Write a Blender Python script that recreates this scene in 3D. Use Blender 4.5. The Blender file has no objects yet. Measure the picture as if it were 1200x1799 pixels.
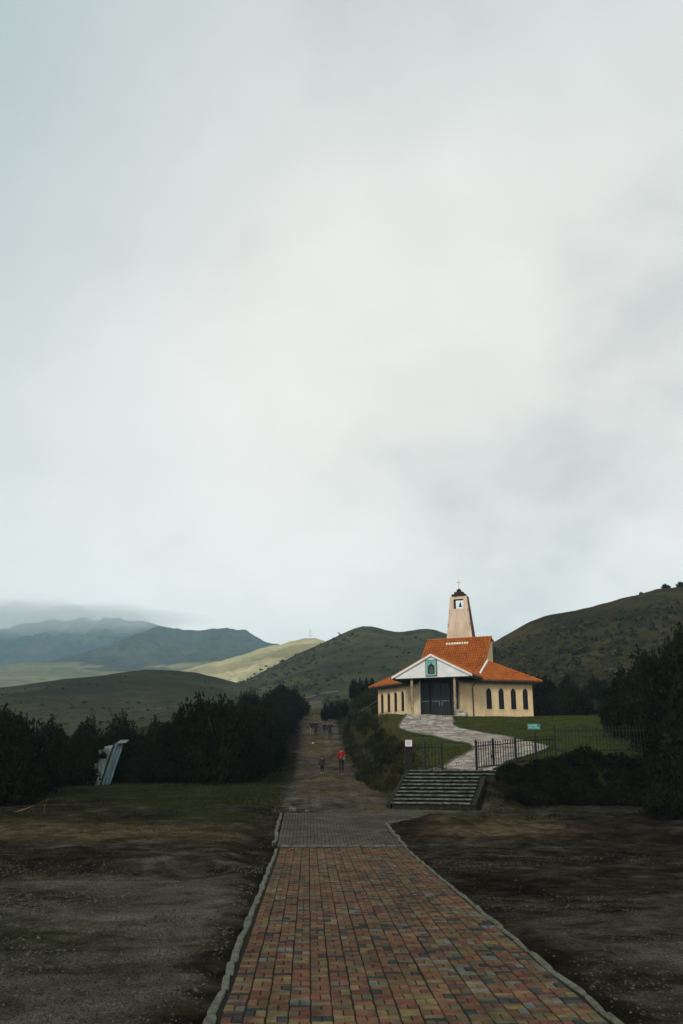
import bpy, bmesh, math, random
import numpy as np
from mathutils import Vector, Matrix

R = math.radians
rng = np.random.default_rng(7)
random.seed(7)
scene = bpy.context.scene
COL = scene.collection

# ------------------------------------------------------------------ camera, sky, sun, exposure
CAM_H = 2.1
cam_data = bpy.data.cameras.new('camera')
cam_data.sensor_fit = 'AUTO'
cam_data.sensor_width = 36.0
cam_data.lens = 36.0 * 1600 / 1799
cam_data.clip_start = 0.1
cam_data.clip_end = 12000
cam = bpy.data.objects.new('camera', cam_data)
COL.objects.link(cam)
cam.location = (0, 0, CAM_H)
cam.rotation_euler = (R(90) + math.atan(450.5 / 1600), 0, R(-2.0))
scene.camera = cam

SUN_EL, SUN_AZ = R(36), R(212)          # azimuth clockwise from +Y: behind the camera, to its left
sun_dir = Vector((math.sin(SUN_AZ) * math.cos(SUN_EL), math.cos(SUN_AZ) * math.cos(SUN_EL), math.sin(SUN_EL)))
sun_data = bpy.data.lights.new('sun', 'SUN')
sun_data.energy = 1.7
sun_data.angle = R(14)
sun_data.color = (1.0, 0.95, 0.86)
sun = bpy.data.objects.new('sun', sun_data)
COL.objects.link(sun)
sun.rotation_euler = (-sun_dir).to_track_quat('-Z', 'Y').to_euler()
sun.location = (-40, -60, 80)

world = bpy.data.worlds.new('World')
scene.world = world
world.use_nodes = True
wt = world.node_tree
wt.nodes.clear()
def wn(kind, **kw):
    n = wt.nodes.new(kind)
    for k, v in kw.items():
        setattr(n, k, v)
    return n
def wl(a, b): wt.links.new(a, b)
w_out = wn('ShaderNodeOutputWorld')
w_mix = wn('ShaderNodeMixShader')
w_bg_sky = wn('ShaderNodeBackground'); w_bg_sky.inputs['Strength'].default_value = 0.09
w_bg_cl = wn('ShaderNodeBackground'); w_bg_cl.inputs['Strength'].default_value = 1.04
w_sky = wn('ShaderNodeTexSky', sky_type='NISHITA', sun_disc=False)
w_sky.sun_elevation = SUN_EL; w_sky.sun_rotation = SUN_AZ; w_sky.altitude = 3800
w_tc = wn('ShaderNodeTexCoord')
w_sep = wn('ShaderNodeSeparateXYZ'); wl(w_tc.outputs['Generated'], w_sep.inputs[0])
# cloud layer: project the view direction on a plane overhead, so clouds flatten towards the horizon
w_zz = wn('ShaderNodeMath', operation='ADD'); wl(w_sep.outputs['Z'], w_zz.inputs[0]); w_zz.inputs[1].default_value = 0.62
w_zm = wn('ShaderNodeMath', operation='MAXIMUM'); wl(w_zz.outputs[0], w_zm.inputs[0]); w_zm.inputs[1].default_value = 0.05
w_dx = wn('ShaderNodeMath', operation='DIVIDE'); wl(w_sep.outputs['X'], w_dx.inputs[0]); wl(w_zm.outputs[0], w_dx.inputs[1])
w_dy = wn('ShaderNodeMath', operation='DIVIDE'); wl(w_sep.outputs['Y'], w_dy.inputs[0]); wl(w_zm.outputs[0], w_dy.inputs[1])
w_cmb = wn('ShaderNodeCombineXYZ'); wl(w_dx.outputs[0], w_cmb.inputs[0]); wl(w_dy.outputs[0], w_cmb.inputs[1])
def wnoise(scale, detail, rough, dist=0.0, off=(0, 0, 0)):
    m = wn('ShaderNodeMapping'); m.inputs['Location'].default_value = off
    wl(w_cmb.outputs[0], m.inputs['Vector'])
    n = wn('ShaderNodeTexNoise'); n.inputs['Scale'].default_value = scale
    n.inputs['Detail'].default_value = detail; n.inputs['Roughness'].default_value = rough
    n.inputs['Distortion'].default_value = dist
    wl(m.outputs[0], n.inputs['Vector'])
    return n
n_big = wnoise(2.0, 4, 0.5, 0.15, (1.4, 6.2, 0))
n_fine = wnoise(4.6, 8, 0.55, 0.2, (7.3, 2.2, 0))
w_add = wn('ShaderNodeMath', operation='MULTIPLY_ADD'); wl(n_fine.outputs['Fac'], w_add.inputs[0]); w_add.inputs[1].default_value = 0.6
wl(n_big.outputs['Fac'], w_add.inputs[2])
w_ramp = wn('ShaderNodeValToRGB'); wl(w_add.outputs[0], w_ramp.inputs[0])
cr = w_ramp.color_ramp
cr.elements[0].position = 0.50; cr.elements[0].color = (0.50, 0.505, 0.49, 1)
cr.elements[1].position = 0.98; cr.elements[1].color = (0.825, 0.80, 0.755, 1)
e = cr.elements.new(0.74); e.color = (0.73, 0.71, 0.668, 1)
# the cloud layer thins towards the west (left of the path) and with height, as the sky in view does
w_side = wn('ShaderNodeMapRange'); w_side.interpolation_type = 'SMOOTHSTEP'
wl(w_sep.outputs['X'], w_side.inputs['Value'])
w_side.inputs['From Min'].default_value = -0.40; w_side.inputs['From Max'].default_value = 0.02
w_side.inputs['To Min'].default_value = 0.45; w_side.inputs['To Max'].default_value = 1.0
w_high = wn('ShaderNodeMapRange'); w_high.interpolation_type = 'SMOOTHSTEP'
wl(w_sep.outputs['Z'], w_high.inputs['Value'])
w_high.inputs['From Min'].default_value = 0.40; w_high.inputs['From Max'].default_value = 0.95
w_high.inputs['To Min'].default_value = 1.0; w_high.inputs['To Max'].default_value = 0.40
w_lift = wn('ShaderNodeMapRange'); w_lift.interpolation_type = 'SMOOTHSTEP'; wl(w_sep.outputs['Z'], w_lift.inputs['Value'])
w_lift.inputs['From Min'].default_value = 0.12; w_lift.inputs['From Max'].default_value = 0.66; w_lift.inputs['To Min'].default_value = 0.25; w_lift.inputs['To Max'].default_value = 1.0
w_inv = wn('ShaderNodeMath', operation='SUBTRACT'); w_inv.inputs[0].default_value = 1.0; wl(w_side.outputs[0], w_inv.inputs[1])
w_pr = wn('ShaderNodeMath', operation='MULTIPLY'); wl(w_inv.outputs[0], w_pr.inputs[0]); wl(w_lift.outputs[0], w_pr.inputs[1])
w_sd2 = wn('ShaderNodeMath', operation='SUBTRACT'); w_sd2.inputs[0].default_value = 1.0; wl(w_pr.outputs[0], w_sd2.inputs[1])
w_fac = wn('ShaderNodeMath', operation='MULTIPLY'); wl(w_sd2.outputs[0], w_fac.inputs[0]); wl(w_high.outputs[0], w_fac.inputs[1])
wl(w_ramp.outputs[0], w_bg_cl.inputs['Color'])
w_low = wn('ShaderNodeMapRange'); w_low.interpolation_type = 'SMOOTHSTEP'; wl(w_sep.outputs['Z'], w_low.inputs['Value'])   # the layer is brightest low down
w_low.inputs['From Min'].default_value = 0.0; w_low.inputs['From Max'].default_value = 0.42; w_low.inputs['To Min'].default_value = 1.33; w_low.inputs['To Max'].default_value = 1.0
wl(w_low.outputs[0], w_bg_cl.inputs['Strength'])
# thin high cloud lets the blue through only as a pale teal
w_thin = wn('ShaderNodeMix'); w_thin.data_type = 'RGBA'; w_thin.inputs['Factor'].default_value = 0.62
wl(w_sky.outputs[0], w_thin.inputs['A']); w_thin.inputs['B'].default_value = (3.3, 5.0, 5.1, 1)
wl(w_thin.outputs['Result'], w_bg_sky.inputs['Color'])
wl(w_fac.outputs[0], w_mix.inputs[0]); wl(w_bg_sky.outputs[0], w_mix.inputs[1]); wl(w_bg_cl.outputs[0], w_mix.inputs[2])
wl(w_mix.outputs[0], w_out.inputs['Surface'])

vs = scene.view_settings
vs.view_transform = 'Standard'; vs.look = 'None'; vs.exposure = 0.36; vs.gamma = 1.0
scene.cycles.use_denoising = True
scene.cycles.use_adaptive_sampling = False
scene.cycles.max_bounces = 6
scene.cycles.diffuse_bounces = 3
scene.cycles.volume_bounces = 1
scene.cycles.transparent_max_bounces = 8
scene.cycles.caustics_reflective = False
scene.cycles.caustics_refractive = False

# ------------------------------------------------------------------ helpers
_p, _a = math.atan(450.5 / 1600), R(2.0)
_fh = np.array([math.sin(_a), math.cos(_a), 0.0]); _rt = np.array([math.cos(_a), -math.sin(_a), 0.0]); _zz = np.array([0, 0, 1.0])
_fw = math.cos(_p) * _fh + math.sin(_p) * _zz; _up = -math.sin(_p) * _fh + math.cos(_p) * _zz
def sight(px, py, y):
    """the point at distance y along the path axis that stands on the photograph's sight line (px, py)"""
    v = _fw + (px - 600) / 1600 * _rt + (899.5 - py) / 1600 * _up
    return np.array([0, 0, CAM_H]) + v * (y / v[1])
def hash2(ix, iy, seed):
    n = (ix.astype(np.int64) * 374761393 + iy.astype(np.int64) * 668265263 + seed * 974634211) & 0xffffffff
    n = ((n ^ (n >> 13)) * 1274126177) & 0xffffffff
    n = (n ^ (n >> 16)) & 0xffff
    return n / 65535.0
def vnoise(x, y, seed=0):
    x = np.asarray(x, float); y = np.asarray(y, float)
    ix = np.floor(x); iy = np.floor(y); fx = x - ix; fy = y - iy
    fx = fx * fx * (3 - 2 * fx); fy = fy * fy * (3 - 2 * fy)
    a = hash2(ix, iy, seed); b = hash2(ix + 1, iy, seed); c = hash2(ix, iy + 1, seed); d = hash2(ix + 1, iy + 1, seed)
    return (a * (1 - fx) + b * fx) * (1 - fy) + (c * (1 - fx) + d * fx) * fy
def fbm(x, y, seed=0, octs=5, gain=0.5):
    t = 0; amp = 1; tot = 0
    for o in range(octs):
        t = t + amp * vnoise(x * 2 ** o + 17.3 * o, y * 2 ** o - 9.1 * o, seed + o); tot += amp; amp *= gain
    return t / tot - 0.5
def S(a, b, x):
    t = np.clip((np.asarray(x, float) - a) / (b - a), 0, 1)
    return t * t * (3 - 2 * t)

class MB:
    """collects geometry; build() links it as one mesh object"""
    def __init__(self): self.v = []; self.f = []; self.m = []
    def add(self, vs_, fs, m=0):
        o = len(self.v); self.v += [tuple(p) for p in vs_]
        for f in fs: self.f.append(tuple(i + o for i in f)); self.m.append(m)
    def box(self, c, s, rz=0.0, m=0, M=None):
        hx, hy, hz = s[0] / 2, s[1] / 2, s[2] / 2
        cs, sn = math.cos(rz), math.sin(rz); pts = []
        for dz in (-hz, hz):
            for dx, dy in ((-hx, -hy), (hx, -hy), (hx, hy), (-hx, hy)):
                pts.append((c[0] + dx * cs - dy * sn, c[1] + dx * sn + dy * cs, c[2] + dz))
        if M is not None: pts = [tuple(M @ Vector(p)) for p in pts]
        self.add(pts, [(0, 3, 2, 1), (4, 5, 6, 7), (0, 1, 5, 4), (1, 2, 6, 5), (2, 3, 7, 6), (3, 0, 4, 7)], m)
    def hexa(self, p, m=0):
        self.add(p, [(0, 3, 2, 1), (4, 5, 6, 7), (0, 1, 5, 4), (1, 2, 6, 5), (2, 3, 7, 6), (3, 0, 4, 7)], m)
    def tube(self, pts, rad, n=8, m=0, cap=True):
        pts = [Vector(p) for p in pts]
        rads = rad if isinstance(rad, (list, tuple)) else [rad] * len(pts)
        o = len(self.v); rings = []
        for i, p in enumerate(pts):
            d = (pts[min(i + 1, len(pts) - 1)] - pts[max(i - 1, 0)]).normalized()
            a = d.orthogonal().normalized() if abs(d.z) < 0.99 else Vector((1, 0, 0))
            a = (a - d * a.dot(d)).normalized(); b = d.cross(a)
            for k in range(n):
                t = 2 * math.pi * k / n
                self.v.append(tuple(p + (a * math.cos(t) + b * math.sin(t)) * rads[i]))
        for i in range(len(pts) - 1):
            for k in range(n):
                self.f.append((o + i * n + k, o + i * n + (k + 1) % n, o + (i + 1) * n + (k + 1) % n, o + (i + 1) * n + k)); self.m.append(m)
        if cap:
            self.f.append(tuple(o + k for k in range(n))[::-1]); self.m.append(m)
            self.f.append(tuple(o + (len(pts) - 1) * n + k for k in range(n))); self.m.append(m)
    def mesh(self, name, mats, smooth=False):
        me = bpy.data.meshes.new(name)
        me.from_pydata(self.v, [], self.f)
        for mt in (mats if isinstance(mats, (list, tuple)) else [mats]): me.materials.append(mt)
        me.polygons.foreach_set('material_index', self.m)
        if smooth: me.polygons.foreach_set('use_smooth', [True] * len(self.f))
        me.update()
        return me
    def build(self, name, mats, parent=None, smooth=False):
        return link(name, self.mesh(name, mats, smooth), parent)

def link(name, me, parent=None):
    o = bpy.data.objects.new(name, me); COL.objects.link(o)
    if parent is not None: o.parent = parent
    return o
def empty(name, loc=(0, 0, 0), rz=0.0):
    o = bpy.data.objects.new(name, None); COL.objects.link(o)
    o.location = loc; o.rotation_euler = (0, 0, rz); o.empty_display_size = 0.2
    return o
def tag(o, label=None, cat=None, group=None, kind=None):
    if label: o['label'] = label
    if cat: o['category'] = cat
    if group: o['group'] = group
    if kind: o['kind'] = kind
    return o
def np_mesh(name, V, F, mats, smooth=False, midx=None):
    """V (n,3), F (m,k) with k the same for all faces"""
    me = bpy.data.meshes.new(name)
    V = np.ascontiguousarray(V, dtype=np.float32); F = np.ascontiguousarray(F, dtype=np.int32)
    me.vertices.add(len(V)); me.vertices.foreach_set('co', V.ravel())
    k = F.shape[1]
    me.loops.add(F.size); me.loops.foreach_set('vertex_index', F.ravel())
    me.polygons.add(len(F)); me.polygons.foreach_set('loop_start', np.arange(0, F.size, k, dtype=np.int32))
    me.polygons.foreach_set('loop_total', np.full(len(F), k, dtype=np.int32))
    for mt in (mats if isinstance(mats, (list, tuple)) else [mats]): me.materials.append(mt)
    if midx is not None: me.polygons.foreach_set('material_index', np.asarray(midx, dtype=np.int32))
    if smooth: me.polygons.foreach_set('use_smooth', np.ones(len(F), dtype=bool))
    me.update(calc_edges=True)
    return me

# ------------------------------------------------------------------ materials
def mat(name, col, rough=0.8, var=0.0, vscale=3.0, col2=None, bump=0.0, bscale=30.0, spec=0.3, metal=0.0, objvar=0.0, streak=None, grime=0.0, gscale=0.8):
    m = bpy.data.materials.new(name); m.use_nodes = True
    nt = m.node_tree; b = nt.nodes['Principled BSDF']
    b.inputs['Roughness'].default_value = rough
    b.inputs['Specular IOR Level'].default_value = spec
    b.inputs['Metallic'].default_value = metal
    base = (*col, 1)
    b.inputs['Base Color'].default_value = base
    geo = nt.nodes.new('ShaderNodeNewGeometry')
    src = None
    if col2 is not None or var > 0:
        if col2 is None: col2 = tuple(c * (1 - var) for c in col)
        mp = nt.nodes.new('ShaderNodeMapping')
        nt.links.new(geo.outputs['Position'], mp.inputs['Vector'])
        if streak: mp.inputs['Scale'].default_value = streak
        n = nt.nodes.new('ShaderNodeTexNoise'); n.inputs['Scale'].default_value = vscale
        n.inputs['Detail'].default_value = 6; n.inputs['Roughness'].default_value = 0.62
        nt.links.new(mp.outputs[0], n.inputs['Vector'])
        r = nt.nodes.new('ShaderNodeValToRGB'); r.color_ramp.elements[0].position = 0.36; r.color_ramp.elements[1].position = 0.66
        r.color_ramp.elements[0].color = (*col2, 1); r.color_ramp.elements[1].color = base
        nt.links.new(n.outputs['Fac'], r.inputs[0]); src = r.outputs[0]
    if objvar > 0:
        oi = nt.nodes.new('ShaderNodeObjectInfo')
        mr = nt.nodes.new('ShaderNodeMapRange'); mr.inputs['To Min'].default_value = 1 - objvar; mr.inputs['To Max'].default_value = 1 + objvar
        nt.links.new(oi.outputs['Random'], mr.inputs['Value'])
        mx = nt.nodes.new('ShaderNodeVectorMath'); mx.operation = 'SCALE'
        if src is not None: nt.links.new(src, mx.inputs[0])
        else: mx.inputs[0].default_value = col
        nt.links.new(mr.outputs[0], mx.inputs['Scale']); src = mx.outputs[0]
    if grime > 0:
        n3 = nt.nodes.new('ShaderNodeTexNoise'); n3.inputs['Scale'].default_value = gscale; n3.inputs['Detail'].default_value = 7; n3.inputs['Roughness'].default_value = 0.7
        nt.links.new(geo.outputs['Position'], n3.inputs['Vector'])
        m3 = nt.nodes.new('ShaderNodeMapRange'); m3.inputs['From Min'].default_value = 0.38; m3.inputs['From Max'].default_value = 0.62
        m3.inputs['To Min'].default_value = 1 - grime; m3.inputs['To Max'].default_value = 1 + grime * 0.35
        nt.links.new(n3.outputs['Fac'], m3.inputs['Value'])
        x3 = nt.nodes.new('ShaderNodeVectorMath'); x3.operation = 'SCALE'
        if src is not None: nt.links.new(src, x3.inputs[0])
        else: x3.inputs[0].default_value = col
        nt.links.new(m3.outputs[0], x3.inputs['Scale']); src = x3.outputs[0]
    if src is not None: nt.links.new(src, b.inputs['Base Color'])
    if bump > 0:
        n2 = nt.nodes.new('ShaderNodeTexNoise'); n2.inputs['Scale'].default_value = bscale; n2.inputs['Detail'].default_value = 5
        nt.links.new(geo.outputs['Position'], n2.inputs['Vector'])
        bp = nt.nodes.new('ShaderNodeBump'); bp.inputs['Strength'].default_value = bump; bp.inputs['Distance'].default_value = 0.05
        nt.links.new(n2.outputs['Fac'], bp.inputs['Height']); nt.links.new(bp.outputs[0], b.inputs['Normal'])
    return m

def leaf_mat(name, col, col2, vscale=1.2):
    m = mat(name, col, rough=0.9, col2=col2, vscale=vscale, spec=0.0, objvar=0.22)
    return m

def ground_mat(name):
    m = bpy.data.materials.new(name); m.use_nodes = True
    nt = m.node_tree; b = nt.nodes['Principled BSDF']; L = nt.links.new
    b.inputs['Roughness'].default_value = 1.0; b.inputs['Specular IOR Level'].default_value = 0.0
    geo = nt.nodes.new('ShaderNodeNewGeometry')
    def noise(scale, detail=6, rough=0.6, dist=0.0):
        n = nt.nodes.new('ShaderNodeTexNoise'); n.inputs['Scale'].default_value = scale
        n.inputs['Detail'].default_value = detail; n.inputs['Roughness'].default_value = rough; n.inputs['Distortion'].default_value = dist
        L(geo.outputs['Position'], n.inputs['Vector']); return n.outputs['Fac']
    def ramp(f, a, ca, bb, cb):
        r = nt.nodes.new('ShaderNodeValToRGB'); r.color_ramp.elements[0].position = a; r.color_ramp.elements[1].position = bb
        r.color_ramp.elements[0].color = (*ca, 1); r.color_ramp.elements[1].color = (*cb, 1); L(f, r.inputs[0]); return r.outputs[0]
    def mix(f, a, c):
        x = nt.nodes.new('ShaderNodeMix'); x.data_type = 'RGBA'; L(f, x.inputs['Factor']); L(a, x.inputs['A']); L(c, x.inputs['B']); return x.outputs['Result']
    def attr(nm):
        a = nt.nodes.new('ShaderNodeAttribute'); a.attribute_name = nm; return a.outputs['Fac']
    def thr(mask, nz, soft=0.22):
        # mask + noise -> crisp ragged edge
        ad = nt.nodes.new('ShaderNodeMath'); ad.operation = 'ADD'; L(mask, ad.inputs[0]); L(nz, ad.inputs[1])
        mr = nt.nodes.new('ShaderNodeMapRange'); mr.interpolation_type = 'SMOOTHSTEP'; L(ad.outputs[0], mr.inputs['Value'])
        mr.inputs['From Min'].default_value = 1.0 - soft; mr.inputs['From Max'].default_value = 1.0 + soft
        return mr.outputs[0]
    dirt = ramp(noise(1.7, 8, 0.65), 0.35, (0.011, 0.0085, 0.0065), 0.68, (0.034, 0.027, 0.019))
    grav = ramp(noise(30.0, 5, 0.85), 0.36, (0.018, 0.016, 0.013), 0.60, (0.170, 0.153, 0.122))
    tan = ramp(noise(3.1, 7, 0.6), 0.3, (0.040, 0.030, 0.016), 0.7, (0.135, 0.100, 0.055))
    grass = ramp(noise(9.0, 7, 0.7), 0.32, (0.008, 0.010, 0.004), 0.72, (0.036, 0.041, 0.015))
    c = mix(thr(attr('gravel'), noise(1.3, 7, 0.7)), dirt, grav)
    c = mix(thr(attr('tan'), noise(1.1, 7, 0.65, 0.6)), c, tan)
    c = mix(thr(attr('grass'), noise(1.6, 8, 0.7)), c, grass)
    damp = nt.nodes.new('ShaderNodeMapRange'); L(noise(0.42, 6, 0.62, 0.8), damp.inputs['Value'])
    damp.inputs['From Min'].default_value = 0.36; damp.inputs['From Max'].default_value = 0.64; damp.inputs['To Min'].default_value = 0.55; damp.inputs['To Max'].default_value = 1.4
    sc = nt.nodes.new('ShaderNodeVectorMath'); sc.operation = 'SCALE'; L(c, sc.inputs[0]); L(damp.outputs[0], sc.inputs['Scale']); c = sc.outputs[0]
    L(c, b.inputs['Base Color'])
    bp = nt.nodes.new('ShaderNodeBump'); bp.inputs['Strength'].default_value = 1.0; bp.inputs['Distance'].default_value = 0.09
    L(noise(16.0, 9, 0.8), bp.inputs['Height']); L(bp.outputs[0], b.inputs['Normal'])
    return m

M = {}
M['ground'] = ground_mat('ground_soil')
M['bed'] = mat('path_bed', (0.019, 0.016, 0.012), 0.95, spec=0.03, col2=(0.012, 0.014, 0.007), vscale=8)
BR = [('brick_red', (0.146, 0.067, 0.046)), ('brick_orange', (0.170, 0.091, 0.050)), ('brick_brown', (0.120, 0.074, 0.049)),
      ('brick_ochre', (0.166, 0.130, 0.060)), ('brick_olive', (0.113, 0.100, 0.060)), ('brick_slate', (0.043, 0.049, 0.048)), ('brick_pale', (0.150, 0.156, 0.138))]
for n_, c_ in BR:
    M[n_] = mat(n_, c_, 0.78, col2=tuple(k * 0.55 for k in c_), vscale=7.0, bump=0.35, bscale=90, spec=0.04, objvar=0.18, grime=0.35, gscale=0.9)
BRICKS = [M[n_] for n_, _ in BR]
M['paver'] = mat('grey_paver', (0.082, 0.070, 0.053), 0.85, spec=0.03, col2=(0.045, 0.040, 0.030), vscale=2.6, bump=0.3, bscale=60, grime=0.35)
M['kerb'] = mat('kerb_stone', (0.135, 0.135, 0.110), 0.9, spec=0.03, col2=(0.07, 0.075, 0.05), vscale=6.5, bump=0.6, bscale=40)
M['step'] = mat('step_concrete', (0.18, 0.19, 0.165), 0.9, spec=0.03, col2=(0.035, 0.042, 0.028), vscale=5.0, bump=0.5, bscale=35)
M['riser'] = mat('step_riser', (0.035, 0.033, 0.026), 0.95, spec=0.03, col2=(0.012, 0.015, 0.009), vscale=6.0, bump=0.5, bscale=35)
M['flag'] = mat('flagstone', (0.42, 0.39, 0.33), 0.85, spec=0.03, col2=(0.20, 0.15, 0.125), vscale=2.2, bump=0.5, bscale=25, objvar=0.22, grime=0.35, gscale=0.7)
M['flagbed'] = mat('flagstone_bed', (0.10, 0.095, 0.078), 0.95, var=0.4, vscale=5)
M['lawn'] = mat('lawn_grass', (0.052, 0.056, 0.016), 0.95, col2=(0.026, 0.031, 0.009), vscale=1.1, bump=0.8, bscale=18, spec=0.0)
M['wall'] = mat('cream_render', (0.73, 0.555, 0.33), 0.9, col2=(0.63, 0.465, 0.27), vscale=2.2, bump=0.25, bscale=45, spec=0.1, streak=(1.4, 1.4, 0.45), grime=0.12, gscale=1.2)
M['towerwall'] = mat('tower_render', (0.68, 0.53, 0.40), 0.88, col2=(0.50, 0.37, 0.265), vscale=1.3, bump=0.2, bscale=30, spec=0.2, streak=(1.6, 1.6, 0.55))
M['white'] = mat('white_paint', (0.76, 0.765, 0.74), 0.7, col2=(0.62, 0.63, 0.60), vscale=1.5)
M['brown'] = mat('brown_paint', (0.120, 0.050, 0.033), 0.75, col2=(0.080, 0.034, 0.023), vscale=2.5)
M['capbrown'] = mat('cap_brown', (0.035, 0.014, 0.012), 0.8, var=0.4, vscale=4)
M['tile'] = mat('orange_tile', (0.42, 0.130, 0.029), 0.8, col2=(0.31, 0.088, 0.021), vscale=1.4, bump=0.2, bscale=60, spec=0.06, grime=0.2, gscale=0.9)
M['tile2'] = mat('orange_tile_worn', (0.35, 0.096, 0.023), 0.85, col2=(0.25, 0.066, 0.018), vscale=2.0, spec=0.08)
M['glasstile'] = mat('pale_tile', (0.62, 0.58, 0.36), 0.45, col2=(0.75, 0.74, 0.66), vscale=6)
M['darkglass'] = mat('dark_glass', (0.007, 0.008, 0.010), 0.4, spec=0.15)
M['doorglass'] = mat('door_glass', (0.012, 0.014, 0.015), 0.3, spec=0.18)
M['darkmetal'] = mat('dark_metal', (0.014, 0.016, 0.016), 0.55, spec=0.35, var=0.3, vscale=9)
M['ironfence'] = mat('fence_iron', (0.010, 0.012, 0.011), 0.6, spec=0.3, var=0.4, vscale=9)
M['fascia'] = mat('fascia_board', (0.065, 0.075, 0.072), 0.7, var=0.3, vscale=3)
M['gutter'] = mat('gutter_metal', (0.022, 0.022, 0.024), 0.5, spec=0.4)
M['pole'] = mat('porch_pole', (0.47, 0.37, 0.22), 0.85, col2=(0.17, 0.135, 0.09), vscale=6, bump=0.5, bscale=20, streak=(1, 1, 0.6))
M['concrete'] = mat('grey_concrete', (0.27, 0.28, 0.265), 0.9, col2=(0.18, 0.19, 0.18), vscale=3, bump=0.3, bscale=40)
M['turq'] = mat('turquoise_frame', (0.20, 0.47, 0.42), 0.6, col2=(0.13, 0.36, 0.33), vscale=9)
M['icon'] = mat('icon_panel', (0.045, 0.050, 0.040), 0.5, col2=(0.085, 0.075, 0.045), vscale=11)
M['icondark'] = mat('icon_dark', (0.016, 0.017, 0.016), 0.5, var=0.4, vscale=12)
M['bark'] = mat('bark', (0.040, 0.031, 0.023), 0.95, col2=(0.018, 0.014, 0.011), vscale=9, bump=0.5, bscale=30)
M['leafdark'] = leaf_mat('leaf_dark', (0.016, 0.017, 0.008), (0.007, 0.008, 0.005))
M['leafolive'] = leaf_mat('leaf_olive', (0.034, 0.035, 0.014), (0.014, 0.016, 0.007))
M['leafbank'] = leaf_mat('leaf_bank', (0.048, 0.043, 0.018), (0.019, 0.019, 0.009))
M['leafhill'] = leaf_mat('leaf_hill', (0.060, 0.054, 0.023), (0.024, 0.024, 0.011), 0.08)
M['blade'] = mat('grass_blade', (0.042, 0.047, 0.016), 0.9, col2=(0.019, 0.023, 0.008), vscale=0.9, spec=0.0)
M['straw'] = mat('straw_blade', (0.105, 0.088, 0.038), 0.9, col2=(0.045, 0.042, 0.018), vscale=0.8, spec=0.0)
M['pebble'] = mat('pebble', (0.098, 0.090, 0.074), 0.85, spec=0.0, col2=(0.020, 0.018, 0.014), vscale=34.0)
M['stone'] = mat('road_stone', (0.15, 0.135, 0.105), 0.9, col2=(0.06, 0.052, 0.04), vscale=7, bump=0.5, bscale=25)
M['hutwood'] = mat('hut_boards', (0.34, 0.43, 0.38), 0.85, col2=(0.13, 0.165, 0.145), vscale=3.0, streak=(3, 3, 0.5), bump=0.4, bscale=25)
M['hutblue'] = mat('hut_blue', (0.20, 0.25, 0.25), 0.85, col2=(0.05, 0.12, 0.16), vscale=2.6, streak=(2, 2, 0.8))
M['tin'] = mat('tin_sheet', (0.20, 0.24, 0.23), 0.5, col2=(0.13, 0.13, 0.12), vscale=4, spec=0.5)
M['yellow'] = mat('yellow_tape', (0.20, 0.135, 0.018), 0.6, var=0.3, vscale=9)
M['signwhite'] = mat('sign_white', (0.62, 0.62, 0.62), 0.6)
M['signred'] = mat('sign_red', (0.35, 0.12, 0.10), 0.6)
M['signteal'] = mat('sign_teal', (0.05, 0.26, 0.25), 0.55, col2=(0.03, 0.15, 0.15), vscale=12)
M['signtext'] = mat('sign_lettering', (0.52, 0.72, 0.68), 0.6)
M['railgreen'] = mat('rail_green', (0.085, 0.10, 0.06), 0.6, var=0.3, vscale=8)
M['litter'] = mat('litter_white', (0.6, 0.6, 0.58), 0.8)
M['cross'] = mat('cross_paint', (0.55, 0.47, 0.38), 0.6)
M['bell'] = mat('bell_bronze', (0.018, 0.014, 0.011), 0.45, metal=0.3)
M['steel'] = mat('pylon_steel', (0.34, 0.35, 0.35), 0.6)

# ------------------------------------------------------------------ the lie of the land
PY = [-300, 0, 24, 26, 30, 34, 46, 56, 66, 80, 100, 112, 125, 135, 150, 200, 300, 400, 520, 4500]
PZ = [-1.0, 0, 0.0, 0.04, 0.32, 0.60, 1.12, 1.42, 1.79, 2.95, 5.36, 7.1, 9.0, 9.6, 10.4, 14.5, 24, 32, 34, 20]
def prof(y):
    y = np.asarray(y, float); w = 0.06 * np.clip(y, 0, 150) * 0.22 + 0.25
    return (np.interp(y - w, PY, PZ) + 2 * np.interp(y, PY, PZ) + np.interp(y + w, PY, PZ)) / 4
def yfence(x): return np.interp(x, [2.5, 4.1, 5.6, 7.0, 8.85, 10.85, 14.7, 40], [39.2, 39.0, 39.0, 38.4, 39.9, 40.9, 40.9, 41.5])
STEP_O = np.array([3.12, 35.62]); STEP_U = np.array([math.cos(R(-19)), math.sin(R(-19))]); STEP_V = np.array([-STEP_U[1], STEP_U[0]])
STEP_N, STEP_RISE, STEP_TREAD, STEP_W, STEP_Z = 10, 0.128, 0.345, 2.95, 0.74
def Hs(x, y):
    """smooth ground height without small bumps"""
    x = np.asarray(x, float); y = np.asarray(y, float)
    b = prof(y)
    left_drop = S(12, 45, -x) * S(72, 130, y)
    b = b * (1 - 0.8 * left_drop)
    lawn = 2.02 + 0.115 * (np.minimum(y, 140) - 39) + 0.05 * (np.clip(x, 2, 24) - 7)
    pad = 5.92 - 0.028 * (np.clip(x, 2, 24) - 7)
    kp = S(65, 70.0, y) * (1 - S(80, 90, y)) * S(3, 6, x)
    lawn = lawn * (1 - kp) + pad * kp
    m = S(3.3, 5.3, x - 0.012 * np.clip(y - 60, 0, 60)) * S(-3.9, -0.5, y - yfence(x)) * (1 - S(105, 165, y))
    z = b * (1 - m) + lawn * m
    # the flat ground right of the path climbs a little under the trees
    z = z + 0.9 * S(13, 22, x) * S(22, 36, y) * (1 - m)
    return z
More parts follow.
